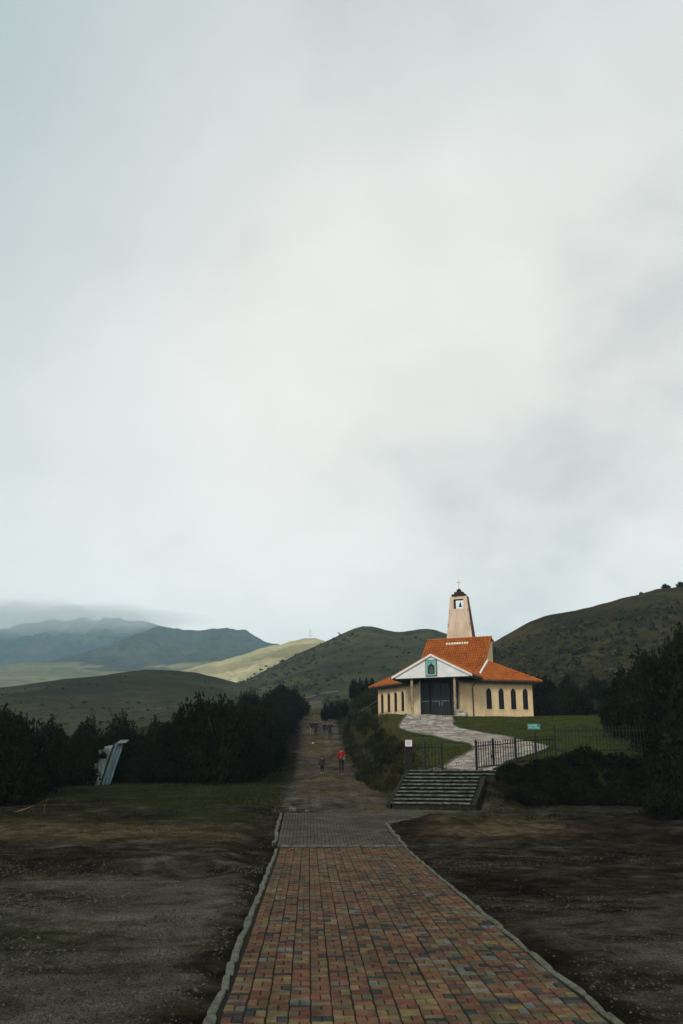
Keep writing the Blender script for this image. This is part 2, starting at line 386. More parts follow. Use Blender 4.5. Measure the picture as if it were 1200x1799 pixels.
def in_steps(x, y, pad=0.0):
    dx = np.asarray(x, float) - STEP_O[0]; dy = np.asarray(y, float) - STEP_O[1]
    a = dx * STEP_U[0] + dy * STEP_U[1]; b = dx * STEP_V[0] + dy * STEP_V[1]
    return S(-0.1 - pad, 0.05, a) * S(-STEP_W - 0.25 - pad, -STEP_W, -a) * S(-0.15 - pad, 0.1, b) * S(-STEP_N * STEP_TREAD - 0.2, -STEP_N * STEP_TREAD, -b)
def paved(x, y):
    """1 on the paved strip, its kerbs and the fork to the steps"""
    x = np.asarray(x, float); y = np.asarray(y, float)
    a = S(-1.10, -0.93, x) * S(-2.85, -2.70, -x) * (1 - S(33.9, 34.5, y))
    f = S(1.6, 2.1, x) * S(-5.9, -5.0, -x) * S(31.0, 31.4, y - (x - 2.43) * 0.9) * (1 - S(35.0, 35.8, y))
    return np.maximum(a, f)
def on_road(x, y):
    x = np.asarray(x, float); y = np.asarray(y, float)
    return S(-1.35, -0.6, x) * S(-3.7, -3.0, -x) * S(33, 34.5, y)
def H(x, y):
    x = np.asarray(x, float); y = np.asarray(y, float)
    z = Hs(x, y)
    near = 1 - S(120, 260, np.hypot(x, y))
    pv = paved(x, y)
    rough = (1 - pv) * near
    z = z + rough * ((0.07 + 0.10 * S(20, 26, y)) * fbm(x * 0.45, y * 0.45, 3, 5) + 0.07 * fbm(x * 3.1, y * 3.1, 11, 4))
    # low eroded bank left of the path, mounds right of it
    lb = S(1.2, 2.2, -x)
    z = z + rough * lb * 0.16 * S(21.3, 22.5, y + 2.2 * fbm(x * 0.3, y * 0.1, 5, 3)) * (1 - S(30, 60, y))
    z = z - rough * lb * 0.12 * S(18.5, 20.5, y) * (1 - S(21.3, 22.6, y))
    rb = S(3.0, 4.2, x) * S(24, 27, y) * (1 - S(33, 36, y))
    z = z + rb * rough * 0.42 * np.abs(fbm(x * 0.5 + 4, y * 0.8, 23, 4))
    z = z - 0.035 * pv
    z = z - 0.30 * in_steps(x, y, 0.1)
    return z
class Table:
    def __init__(self, f, x0, x1, y0, y1, step):
        self.f, self.x0, self.y0, self.s = f, x0, y0, step
        X, Y = np.meshgrid(np.arange(x0, x1 + step, step), np.arange(y0, y1 + step, step)); self.t = f(X, Y).tolist(); self.nx, self.ny = X.shape[1], X.shape[0]
    def __call__(self, x, y):
        a, b = (x - self.x0) / self.s, (y - self.y0) / self.s; i, j = int(a), int(b)
        if a < 0 or b < 0 or i >= self.nx - 1 or j >= self.ny - 1: return float(self.f(np.array([x]), np.array([y]))[0])
        a -= i; b -= j; t = self.t
        return (t[j][i] * (1 - a) + t[j][i + 1] * a) * (1 - b) + (t[j + 1][i] * (1 - a) + t[j + 1][i + 1] * a) * b
hz = Table(H, -22, 34, 28, 130, 0.12)
hs = Table(Hs, -2, 8, 25, 37, 0.05)

def graded(pts):
    out = []
    for a, b, n in pts: out += list(np.linspace(a, b, n, endpoint=False))
    out.append(pts[-1][1]); return np.array(out)
def sheet(xs, ys, zfun):
    X, Y = np.meshgrid(xs, ys); Z = zfun(X, Y)
    V = np.stack([X, Y, Z], -1).reshape(-1, 3)
    nx, ny = len(xs), len(ys)
    i, j = np.meshgrid(np.arange(nx - 1), np.arange(ny - 1)); a = (j * nx + i).ravel()
    F = np.stack([a, a + 1, a + nx + 1, a + nx], -1)
    return V, F
def set_masks(me, V, **masks):
    for k, v in masks.items():
        at = me.attributes.new(k, 'FLOAT', 'POINT'); at.data.foreach_set('value', np.ascontiguousarray(v, dtype=np.float32))

xs = graded([(-3500, -600, 12), (-600, -100, 22), (-100, -30, 40), (-30, -11, 70), (-11, 13, 160), (13, 30, 60), (30, 120, 40), (120, 600, 20), (600, 3500, 12)])
ys = graded([(-300, 0, 12), (0, 6, 8), (6, 28, 150), (28, 48, 110), (48, 110, 120), (110, 260, 60), (260, 900, 30), (900, 4500, 16)])
V, F = sheet(xs, ys, H)
x_, y_ = V[:, 0], V[:, 1]
me = np_mesh('ground', V, F, M['ground'], smooth=True)
road = on_road(x_, y_)
g = 0.30 + 0.27 * S(27, 41, y_ + 26 * fbm(x_ * .22, y_ * .35, 44, 4)) * S(3.2, 4.2, -x_) + 0.42 * S(1.2, 2.0, -x_) * (1 - S(4.2, 6.0, -x_)) * S(30, 38, y_ + 16 * fbm(x_ * .5, y_ * .4, 47, 3)) + 0.10 * fbm(x_ * 0.2, y_ * 0.2, 31, 3) * 2
g = g + 0.20 * S(1.5, 5, -x_) * (1 - S(15, 22, y_)) + 0.5 * fbm(x_ * .4, y_ * .4, 93, 3) * (1 - S(20, 26, y_)) + 0.25 * S(3.2, 4.0, x_) * S(34, 40, y_) + 0.3 * S(110, 130, y_)
g = g * (1 - road) - 0.08 * S(4, 7, x_) * (1 - S(33, 36, y_))
gr = 0.32 + 0.29 * (1 - S(19.5, 21.5, y_)) * S(0.9, 1.6, -x_) + 0.35 * fbm(x_ * .35, y_ * .35, 91, 3) + 0.20 * S(2.7, 3.2, x_) * (1 - S(13, 18, y_)) + 0.22 * road
tn = 0.12 + 0.44 * np.exp(-((y_ - 27.5 - 0.25 * np.abs(x_ + 4)) / 3.2) ** 2) * S(1.0, 2.0, -x_) * (1 - S(9, 15, -x_)) + 0.46 * np.exp(-((x_ - 5.6) / 3.6) ** 2 - ((y_ - 30.0) / 4.2) ** 2) + 0.30 * road
set_masks(me, V, grass=g, gravel=gr, tan=tn)
ground = tag(link('ground', me), 'dark bare soil with gravel, moss and eroded mounds either side of the brick path', kind='structure')

# dirt road beyond the paving
xs = np.linspace(-1.75, 4.0, 64); ys = graded([(33.3, 60, 110), (60, 128, 120)])
def roadz(X, Y):
    c = 1.15 - 0.006 * np.clip(Y - 60, 0, 80)
    e = np.maximum(S(1.6, 2.35, np.abs(X - c) - 1.9 * fbm(X * 0.3, Y * 0.45, 77, 4)), 1 - S(33.3, 34.6, Y + 0.6 * fbm(X, Y, 79, 3)))
    rut = 0.05 * np.exp(-((np.abs(X - c) - 0.85) / 0.3) ** 2)
    return H(X, Y) + 0.035 - rut - 0.16 * e + 0.05 * fbm(X * 1.3, Y * 1.3, 41, 5)
V, F = sheet(xs, ys, roadz)
me = np_mesh('dirt_road', V, F, M['ground'], smooth=True)
x_, y_ = V[:, 0], V[:, 1]
set_masks(me, V, grass=0.24 + 0.2 * fbm(x_ * 0.3, y_ * 0.12, 51, 3) + 0.25 * S(-0.2, -1.2, x_), gravel=np.full(len(V), 0.50),
          tan=0.54 + 0.9 * fbm(x_ * 0.35, y_ * 0.16, 53, 3) + 0.08 * S(1.0, 2.4, x_))
tag(link('dirt_road', me), 'stony dirt road climbing away from the paved path', kind='structure')

# lawn below the church
xs = np.linspace(3.6, 24, 90); ys = np.linspace(36.5, 84, 150)
def lawnz(X, Y):
    inside = S(4.4, 5.4, X - 0.02 * np.clip(Y - 50, 0, 40)) * S(-0.9, 0.2, Y - yfence(X)) * (1 - S(19, 23, X)) * (1 - S(78, 83, Y))
    return H(X, Y) + 0.05 - 0.25 * (1 - inside)
V, F = sheet(xs, ys, lawnz)
tag(link('lawn', np_mesh('lawn', V, F, M['lawn'], smooth=True)), 'sloping mown lawn in front of the church', kind='structure')

# ------------------------------------------------------------------ hills
def hill_mat(name, a, b, c, scale):
    m = bpy.data.materials.new(name); m.use_nodes = True
    nt = m.node_tree; bs = nt.nodes['Principled BSDF']; L = nt.links.new
    bs.inputs['Roughness'].default_value = 0.95; bs.inputs['Specular IOR Level'].default_value = 0.0
    geo = nt.nodes.new('ShaderNodeNewGeometry')
    def noise(s, d=8, r=0.65):
        n = nt.nodes.new('ShaderNodeTexNoise'); n.inputs['Scale'].default_value = s; n.inputs['Detail'].default_value = d; n.inputs['Roughness'].default_value = r
        L(geo.outputs['Position'], n.inputs['Vector']); return n.outputs['Fac']
    r1 = nt.nodes.new('ShaderNodeValToRGB'); r1.color_ramp.elements[0].position = 0.38; r1.color_ramp.elements[1].position = 0.66
    r1.color_ramp.elements[0].color = (*a, 1); r1.color_ramp.elements[1].color = (*b, 1); L(noise(scale), r1.inputs[0])
    r2 = nt.nodes.new('ShaderNodeMapRange'); r2.inputs['From Min'].default_value = 0.50; r2.inputs['From Max'].default_value = 0.66
    L(noise(scale * 7.3, 6, 0.7), r2.inputs['Value'])
    mx = nt.nodes.new('ShaderNodeMix'); mx.data_type = 'RGBA'; L(r2.outputs[0], mx.inputs['Factor']); L(r1.outputs[0], mx.inputs['A']); mx.inputs['B'].default_value = (*c, 1)
    L(mx.outputs['Result'], bs.inputs['Base Color'])
    bp = nt.nodes.new('ShaderNodeBump'); bp.inputs['Strength'].default_value = 0.8; bp.inputs['Distance'].default_value = 1.2 / max(scale * 10, 0.2) * 0.4
    L(noise(scale * 9, 8, 0.75), bp.inputs['Height']); L(bp.outputs[0], bs.inputs['Normal'])
    return m

def hill(name, label, D, sil, foot, zfoot, m, nx=190, ny=110, amp=0.05, nscale=8.0, seed=1, back=0.35):
    """ridge at y = D whose crest runs through the listed (x per D, height per D) pairs; foot = y of the lower edge"""
    px = np.array([s[0] for s in sil], float); pz = np.array([s[1] for s in sil], float)
    q_ = np.array([sight(a, b, D) for a, b in zip(px, pz)]); xr, zr = q_[:, 0], q_[:, 2]
    xs = np.linspace(xr[0], xr[-1], nx)
    dense = np.interp(xs, xr, zr); k = max(3, nx // 60)
    ker = np.hanning(2 * k + 1); ker /= ker.sum()
    crest = np.convolve(np.pad(dense, k, 'edge'), ker, 'valid')
    t = np.concatenate([np.linspace(0, 1, ny), 1 + np.linspace(0.03, 0.8, 14)])
    f = foot(xs) if callable(foot) else np.full(nx, float(foot))
    zf = zfoot(xs, f) if callable(zfoot) else np.full(nx, float(zfoot))
    V = np.zeros((len(t), nx, 3))
    for i, tt in enumerate(t):
        Dx = D + 0.06 * D * fbm(xs / D * 5, xs * 0 + 3.3, seed + 50, 3)
        y = f + (Dx - f) * tt
        s = (0.8 * tt + 0.2 * tt * tt) if tt <= 1 else 1 - back * (tt - 1) ** 1.3
        z = zf + (crest - zf) * s
        gul = np.abs(fbm(xs / D * nscale + 0.4 * fbm(xs / D * 3, y / D * 3, seed + 9, 2), y / D * nscale * 0.45, seed, 6)) * 2
        w = min(1.0, tt * 3) * (1 - 0.75 * max(0.0, 1 - abs(tt - 1) * 4))
        z = z - (crest - zf) * amp * 2.2 * (gul - 0.15) * w + (crest - zf) * 0.012 * fbm(xs / D * 60, y / D * 60, seed + 3, 3)
        V[i, :, 0] = xs; V[i, :, 1] = y; V[i, :, 2] = z - (1.0 if i == 0 else 0)
    V = V.reshape(-1, 3)
    i, j = np.meshgrid(np.arange(nx - 1), np.arange(len(t) - 1)); a = (j * nx + i).ravel()
    F = np.stack([a, a + 1, a + nx + 1, a + nx], -1)
    o = tag(link('hill', np_mesh('hill', V, F, m, smooth=True)), label, kind='structure')
    return o, V
M['hill_near'] = hill_mat('hill_scrub', (0.019, 0.016, 0.008), (0.066, 0.051, 0.021), (0.015, 0.015, 0.008), 0.055)
M['hill_mid'] = hill_mat('hill_grass', (0.028, 0.030, 0.015), (0.085, 0.078, 0.034), (0.022, 0.025, 0.013), 0.03)
M['hill_low'] = hill_mat('hill_paramo', (0.026, 0.026, 0.014), (0.078, 0.070, 0.037), (0.022, 0.023, 0.013), 0.016)
M['hill_sunpatch'] = hill_mat('hill_sunpatch_straw', (0.22, 0.195, 0.10), (0.66, 0.57, 0.33), (0.30, 0.26, 0.145), 0.010)  # straw tones raised so the colour itself carries the patch of sunlight
M['hill_plain'] = hill_mat('hill_plain', (0.085, 0.085, 0.047), (0.24, 0.215, 0.115), (0.07, 0.072, 0.042), 0.007)  # pale valley floor, with some of the sun streak painted into it
M['hill_far'] = hill_mat('hill_rock', (0.030, 0.036, 0.034), (0.085, 0.085, 0.065), (0.024, 0.028, 0.026), 0.006)

def foot_r(x): return np.interp(x, [0, 8, 18, 24, 200], [140, 128, 92, 86, 80])
def zfoot_r(x, f): return np.array([hz(a, b) - 0.5 for a, b in zip(x, f)])
hill_r, HR = hill('hill', 'dark scrubby hillside rising behind the church', 230,
    [(560, 1262), (640, 1246), (700, 1222), (760, 1186), (820, 1150), (865, 1128), (900, 1107), (930, 1091), (965, 1079), (1000, 1074), (1040, 1066), (1080, 1056), (1120, 1045), (1160, 1036), (1200, 1030), (1300, 1012), (1500, 990), (1900, 1000)],
    foot_r, zfoot_r, M['hill_near'], nx=260, ny=150, amp=0.045, nscale=9, seed=3)
hill_m, HM = hill('hill', 'green rounded hill with a double top behind the dirt road', 450,
    [(250, 1275), (320, 1246), (380, 1219), (430, 1197), (480, 1172), (520, 1151), (570, 1129), (610, 1111), (635, 1103), (655, 1103), (685, 1111), (705, 1113), (735, 1107), (760, 1108), (790, 1117), (850, 1140), (950, 1180), (1100, 1230)],
    190, 8, M['hill_mid'], nx=240, ny=130, amp=0.05, nscale=10, seed=13)
hill_l, HL = hill('hill', 'low dull green hill behind the thicket', 330,
    [(-500, 1230), (-200, 1213), (0, 1203), (60, 1197), (130, 1190), (200, 1181), (250, 1175), (300, 1175), (340, 1179), (380, 1188), (420, 1199), (480, 1212), (560, 1228), (640, 1242)],
    128, lambda x, f: np.minimum(5.0, np.array([hz(a, b) for a, b in zip(x, f)])) - 0.8, M['hill_low'], nx=220, ny=110, amp=0.045, nscale=9, seed=23)
hill_d, HD = hill('hill', 'slope below the pylon ridge, coloured bright straw to look sunlit', 800,
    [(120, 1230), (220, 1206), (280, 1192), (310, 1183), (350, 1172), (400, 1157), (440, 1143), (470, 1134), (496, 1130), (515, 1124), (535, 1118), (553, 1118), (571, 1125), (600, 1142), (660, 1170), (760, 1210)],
    480, 30, M['hill_sunpatch'], nx=180, ny=90, amp=0.12, nscale=22, seed=33)
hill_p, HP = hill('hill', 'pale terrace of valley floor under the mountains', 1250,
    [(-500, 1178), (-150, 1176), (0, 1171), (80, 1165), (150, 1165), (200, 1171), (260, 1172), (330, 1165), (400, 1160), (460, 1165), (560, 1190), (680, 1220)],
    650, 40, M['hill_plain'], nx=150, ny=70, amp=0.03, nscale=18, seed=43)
hill_a, HA = hill('hill', 'hazy blue mountain with spurs left of the sunlit slope', 1750,
    [(60, 1190), (140, 1160), (200, 1135), (235, 1118), (263, 1105), (279, 1099), (305, 1106), (331, 1107), (351, 1109), (377, 1104), (398, 1102), (429, 1107), (449, 1120), (465, 1129), (500, 1136), (580, 1150), (700, 1180)],
    1150, 120, M['hill_far'], nx=220, ny=110, amp=0.16, nscale=26, seed=53)
hill_b, HB = hill('hill', 'dark blue mountain lost in cloud at the left edge', 2600,
    [(-600, 1150), (-250, 1128), (-60, 1122), (0, 1112), (20, 1101), (35, 1097), (60, 1096), (100, 1090), (150, 1084), (210, 1086), (260, 1094), (300, 1106), (360, 1125), (450, 1160)],
    1700, 150, M['hill_far'], nx=220, ny=110, amp=0.17, nscale=34, seed=63)

# air and the cloud caught on the mountain
def vol_mat(name, col, density, aniso=0.0):
    m = bpy.data.materials.new(name); m.use_nodes = True
    nt = m.node_tree; nt.nodes.clear()
    o = nt.nodes.new('ShaderNodeOutputMaterial'); v = nt.nodes.new('ShaderNodeVolumePrincipled')
    v.inputs['Color'].default_value = (*col, 1); v.inputs['Density'].default_value = density; v.inputs['Anisotropy'].default_value = aniso
    nt.links.new(v.outputs[0], o.inputs['Volume'])
    return m
M['haze'] = vol_mat('haze_air', (0.47, 0.76, 0.93), 2.3e-4)
hb = MB(); hb.box((0, 1900, 232), (7600, 4600, 516))
HAZE = tag(hb.build('haze', M['haze']), 'thin bluish mountain haze over the whole valley', 'haze', kind='stuff')

# ------------------------------------------------------------------ brick path
path = MB()
for j in range(46):
    y0, y1 = 4.0 + j * 0.5, 4.0 + (j + 1) * 0.5
    if y1 > 26.3: y1 = 26.3
    if y0 >= 26.3: break
    z0, z1 = float(prof(y0)), float(prof(y1))
    path.add([(-0.82, y0, z0 - 0.012), (2.70, y0, z0 - 0.012), (2.70, y1, z1 - 0.012), (-0.82, y1, z1 - 0.012)], [(0, 1, 2, 3)])
path_o = tag(path.build('brick_path', M['bed']), 'multicoloured brick path running straight ahead from the camera', kind='structure')

CELL = 0.197
def brick_geo(mb, cx, cy, z, lx, ly, m, tilt=(0, 0), rot=0.0):
    """one paver: chamfered top, open underneath"""
    hx, hy, c, d = lx / 2, ly / 2, 0.007, 0.05
    pts = []
    for ox, oy, oz in ((hx, hy, -d), (hx, hy, -c), (hx - c, hy - c, 0)):
        for sx, sy in ((-1, -1), (1, -1), (1, 1), (-1, 1)):
            x, y = sx * ox, sy * oy
            pts.append((cx + x * math.cos(rot) - y * math.sin(rot), cy + x * math.sin(rot) + y * math.cos(rot), z + oz + x * tilt[0] + y * tilt[1]))
    fs = [(8, 9, 10, 11)]
    for b in (0, 4):
        for k in range(4): fs.append((b + k, b + (k + 1) % 4, b + 4 + (k + 1) % 4, b + 4 + k))
    mb.add(pts, fs, m)
# shared meshes for the pavers built singly
BW, BL = CELL / 2 - 0.009, CELL - 0.017
single = {}
for mi in range(len(BRICKS)):
    for ori in (0, 1):
        b = MB(); brick_geo(b, 0, 0, 0, BW if ori == 0 else BL, BL if ori == 0 else BW, 0)
        single[(mi, ori)] = b.mesh('brick', BRICKS[mi])
rest = MB(); nsingle = 0
rnd = random.Random(11)
def brick_colour(cx, cy):
    t = float(vnoise(np.array([cx * 0.7 + 5]), np.array([cy * 0.45]), 5)[0])
    w = [22, 16 + 20 * t, 18, 15 - 6 * t + (8 if cy < 13 else 0), 12, 11 + (4 if cx > 1 else 0), 5 + (7 if cx > 1.2 and 10 < cy < 14 else 0)]
    return rnd.choices(range(7), w)[0]
row0 = 6.0
nrow = int((26.1 - row0) / CELL)
for j in range(nrow):
    for i in range(17):
        x0 = -0.745 + i * CELL; y0 = row0 + j * CELL
        wob = 0.010 * float(fbm(np.array([i * 0.9]), np.array([j * 0.25]), 9, 2)[0]) * 2
        ori = (i + j) % 2
        c0 = brick_colour(x0, y0)
        for k in (0, 1):
            cx = x0 + CELL / 2 + wob + (CELL / 4 * (2 * k - 1) if ori == 0 else 0)
            cy = y0 + CELL / 2 + (CELL / 4 * (2 * k - 1) if ori == 1 else 0) + rnd.uniform(-.003, .003)
            mi = c0 if rnd.random() < 0.32 else brick_colour(x0, y0)
            z = float(prof(cy)) + rnd.uniform(-.004, .004) + 0.012 * float(fbm(np.array([cx * 0.8]), np.array([cy * 0.8]), 15, 2)[0])
            tl = (rnd.uniform(-.02, .02), rnd.uniform(-.02, .02)); ro = rnd.uniform(-.02, .02)
            if 8.55 <= cy and nsingle < 300:
                o = link('brick', single[(mi, ori)], path_o); nsingle += 1
                o.location = (cx, cy, z); o.rotation_euler = (tl[1], -tl[0], ro)
            else:
                brick_geo(rest, cx, cy, z, (BW if ori == 0 else BL) - rnd.uniform(0, .004), (BL if ori == 0 else BW) - rnd.uniform(0, .004), mi, tl, ro)
tag(rest.build('brickwork', BRICKS, path_o), kind='stuff')

def rough_stone(lx, ly, lz, seed, n=3):
    """rounded irregular block, centred on its base"""
    bm = bmesh.new(); bmesh.ops.create_cube(bm, size=1.0)
    bmesh.ops.bevel(bm, geom=list(bm.edges), offset=0.16, segments=1, affect='EDGES')
    r = random.Random(seed)
    for v in bm.verts:
        v.co = Vector(((v.co.x + r.uniform(-.07, .07)) * lx, (v.co.y + r.uniform(-.05, .05)) * ly, (v.co.z + 0.5 + r.uniform(-.09, .09)) * lz))
    me = bpy.data.meshes.new('kerb_stone'); bm.to_mesh(me); bm.free()
    return me
stones = [rough_stone(1, 1, 1, s) for s in range(9)]
for me in stones: me.materials.append(M['kerb'])
def kerb_run(x0, y0, x1, y1, w, lo, hi, top, jit, parent, seed):
    r = random.Random(seed); L = math.hypot(x1 - x0, y1 - y0); dx, dy = (x1 - x0) / L, (y1 - y0) / L; s = 0.0
    while s < L - 0.05:
        l = min(r.uniform(lo, hi), L - s)
        c = s + l / 2; off = r.uniform(-jit, jit) + 0.008 * math.sin(s * 0.9 + seed)
        x, y = x0 + dx * c - dy * off, y0 + dy * c + dx * off
        o = link('kerb_stone', r.choice(stones), parent)
        o.location = (x, y, float(prof(y)) - 0.10)
        o.rotation_euler = (0, 0, math.atan2(dy, dx) + r.uniform(-.06, .06)); o.scale = (l * 1.0, w * r.uniform(.8, 1.2), 0.10 + top * r.uniform(.6, 1.25))
        s += l * r.uniform(0.93, 1.0)
kerb_run(-0.835, 5.5, -0.835, 26.0, 0.090, 0.5, 1.2, 0.018, 0.006, path_o, 1)
kerb_run(2.665, 5.5, 2.655, 26.3, 0.065, 0.5, 1.2, 0.016, 0.006, path_o, 2)
kerb_run(-0.75, 26.33, 2.72, 26.33, 0.13, 0.25, 0.5, 0.03, 0.015, path_o, 3)

# grey paving between the bricks and the road, with the fork to the steps
def grey_area(x, y):
    if x < -0.84 or y < 26.42: return False
    if y > 33.9 + 0.5 * float(fbm(np.array([x * 1.5]), np.array([3.0]), 3, 3)[0]) and x < 2.4: return False
    if y < 31.1: return x < 2.56 - 0.022 * (y - 26.4)
    if x < 2.43: return True
    return y > 31.15 + (x - 2.43) * 0.95 and y < 35.35 - (x - 3) * 0.30 and x < 5.6
bed = MB(); gp = MB()
for j in range(100):
    for i in range(66):
        x, y = -0.78 + i * 0.1, 26.47 + j * 0.1
        if grey_area(x, y):
            z = hs(x, y) - 0.006
            q = [(x - .05, y - .05), (x + .05, y - .05), (x + .05, y + .05), (x - .05, y + .05)]
            bed.add([(a, b, hs(a, b) - 0.008) for a, b in q], [(0, 1, 2, 3)])
for j in range(46):
    for i in range(66):
        x = -0.79 + i * 0.103; y = 26.52 + j * 0.205 + (0.1025 if i % 2 else 0)
        if grey_area(x, y) and grey_area(x, y + 0.08):
            z = hs(x, y) + rnd.uniform(-.004, .004)
            sl = (hs(x, y + .1) - hs(x, y - .1)) / .2
            brick_geo(gp, x, y, z + 0.006, 0.094, 0.194, 0, (0, sl + rnd.uniform(-.015, .015)), rnd.uniform(-.02, .02))
grey = tag(bed.build('grey_paving', M['bed']), 'worn grey paving between the brick path and the dirt road', kind='structure')
tag(gp.build('paver_field', M['paver'], grey), kind='stuff')
kerb_run(-0.92, 26.6, -0.97, 33.9, 0.10, 0.5, 1.1, 0.045, 0.015, grey, 5)
kerb_run(2.64, 26.6, 2.50, 31.0, 0.10, 0.5, 1.1, 0.05, 0.02, grey, 6)
kerb_run(2.50, 31.05, 4.9, 33.25, 0.09, 0.5, 1.0, 0.04, 0.03, grey, 7)

# ------------------------------------------------------------------ steps up to the gate
st = empty('stone_steps', (STEP_O[0], STEP_O[1], STEP_Z), R(-19))
tag(st, 'flight of worn mossy concrete steps leading up to the gate', 'steps')
for k in range(STEP_N):
    w0, w1 = 0.0, STEP_W
    if k >= STEP_N - 2: w1 += 0.55
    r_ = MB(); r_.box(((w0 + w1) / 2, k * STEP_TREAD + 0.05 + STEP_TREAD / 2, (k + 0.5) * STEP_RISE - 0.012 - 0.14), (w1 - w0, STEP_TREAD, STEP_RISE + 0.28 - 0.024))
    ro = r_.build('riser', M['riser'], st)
    t_ = MB(); n = 12
    for i in range(n):   # nosing edge is chipped: slabs of uneven overhang
        a, b = w0 + (w1 - w0) * i / n, w0 + (w1 - w0) * (i + 1) / n
        t_.box(((a + b) / 2, k * STEP_TREAD + STEP_TREAD / 2 + rnd.uniform(0, .02), (k + 1) * STEP_RISE + rnd.uniform(-.006, .004)), (b - a - 0.001, STEP_TREAD + 0.09, 0.045), rnd.uniform(-.006, .006))
    t_.build('tread', M['step'], st)
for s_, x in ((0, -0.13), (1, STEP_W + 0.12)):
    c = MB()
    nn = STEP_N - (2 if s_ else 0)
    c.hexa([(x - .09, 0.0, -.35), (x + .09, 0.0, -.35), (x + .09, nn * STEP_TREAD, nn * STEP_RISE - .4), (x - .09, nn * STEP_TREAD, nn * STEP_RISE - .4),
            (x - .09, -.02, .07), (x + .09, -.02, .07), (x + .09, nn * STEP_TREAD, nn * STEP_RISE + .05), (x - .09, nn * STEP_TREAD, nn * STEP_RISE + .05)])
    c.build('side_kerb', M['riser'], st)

# ------------------------------------------------------------------ winding flagstone walk to the church
SL = [(4.75, 39.75), (5.30, 40.0), (5.79, 40.3), (6.18, 41.2), (6.63, 42.3), (7.21, 43.6), (7.79, 45.1), (8.26, 46.8), (8.46, 48.2), (8.37, 49.6), (8.0, 51.3), (7.38, 54.2), (6.53, 57.6), (6.04, 61.0), (6.26, 64.4), (6.74, 66.6), (7.15, 68.2), (7.3, 69.6)]
SR = [(7.55, 38.55), (7.75, 38.9), (7.99, 39.3), (8.43, 40.2), (8.97, 41.2), (9.73, 42.4), (10.66, 43.7), (11.53, 45.2), (11.76, 46.5), (11.58, 47.9), (11.26, 49.5), (10.96, 52.1), (10.22, 55.3), (9.69, 58.7), (9.62, 62.1), (10.11, 64.9), (10.35, 66.9), (10.5, 68.4)]
def walk_pt(t, u):
    """t along the walk 0..1, u across 0..1"""
    k = t * (len(SL) - 1); i = min(int(k), len(SL) - 2); f = k - i
    def cr(P):
        p0, p1, p2, p3 = [np.array(P[min(max(i + d, 0), len(P) - 1)]) for d in (-1, 0, 1, 2)]
        return 0.5 * (2 * p1 + (p2 - p0) * f + (2 * p0 - 5 * p1 + 4 * p2 - p3) * f * f + (3 * p1 - p0 - 3 * p2 + p3) * f ** 3)
    return cr(SL) * (1 - u) + cr(SR) * u
wk = MB(); NT = 90
for j in range(NT):
    for i in range(6):
        q = [walk_pt(j / NT, i / 6), walk_pt(j / NT, (i + 1) / 6), walk_pt((j + 1) / NT, (i + 1) / 6), walk_pt((j + 1) / NT, i / 6)]
        wk.add([(p[0], p[1], hz(p[0], p[1]) + 0.075) for p in q], [(0, 1, 2, 3)])
walk = tag(wk.build('flagstone_walk', M['flagbed'], smooth=True), 'pale flagstone walk winding across the lawn to the church', kind='structure')
rows, cols = 50, 6; jit = {}
r = random.Random(5)
for j in range(rows + 1):
    for i in range(cols + 1):
        jit[(j, i)] = (min(max((j + (r.uniform(-.28, .28) if 0 < j < rows else 0)) / rows, 0), 1), min(max((i + (r.uniform(-.3, .3) if 0 < i < cols else 0)) / cols, 0), 1))
for j in range(rows):
    for i in range(cols):
        cs = [walk_pt(*jit[k]) for k in ((j, i), (j, i + 1), (j + 1, i + 1), (j + 1, i))]
        c = sum(cs) / 4; dz = r.uniform(0, .02)
        top = [(c + (p - c) * 0.93) for p in cs]
        b = MB(); z0 = hz(c[0], c[1]) + 0.095 + dz
        P = [(p[0] - c[0], p[1] - c[1], hz(p[0], p[1]) + 0.095 + dz - z0) for p in top]
        b.add([(x, y, z - 0.05) for x, y, z in P] + P, [(4, 5, 6, 7), (0, 1, 5, 4), (1, 2, 6, 5), (2, 3, 7, 6), (3, 0, 4, 7)])
        o = b.build('flagstone', M['flag'], walk); o.location = (c[0], c[1], z0)
for side, nm in ((0.0, 1), (1.0, 2)):
    b = MB()
    pts = []
    for k in range(91):
        p = walk_pt(k / 90, side); q = walk_pt(k / 90, 0.5); d = (p - q) / np.linalg.norm(p - q) * 0.05
        pts.append((p[0] + d[0], p[1] + d[1], hz(p[0] + d[0], p[1] + d[1]) + 0.09))
    b.tube(pts, 0.055, 5)
    b.build('edging', M['kerb'], walk, smooth=False)

# ------------------------------------------------------------------ the church
CH = empty('church', (9.55, 71.0, 5.95), R(-25))
tag(CH, 'small cream church with orange tiled roofs and a tapering bell tower', 'church')
def part(mb, name, mats, parent=None, smooth=False): return mb.build(name, mats, parent or CH, smooth)

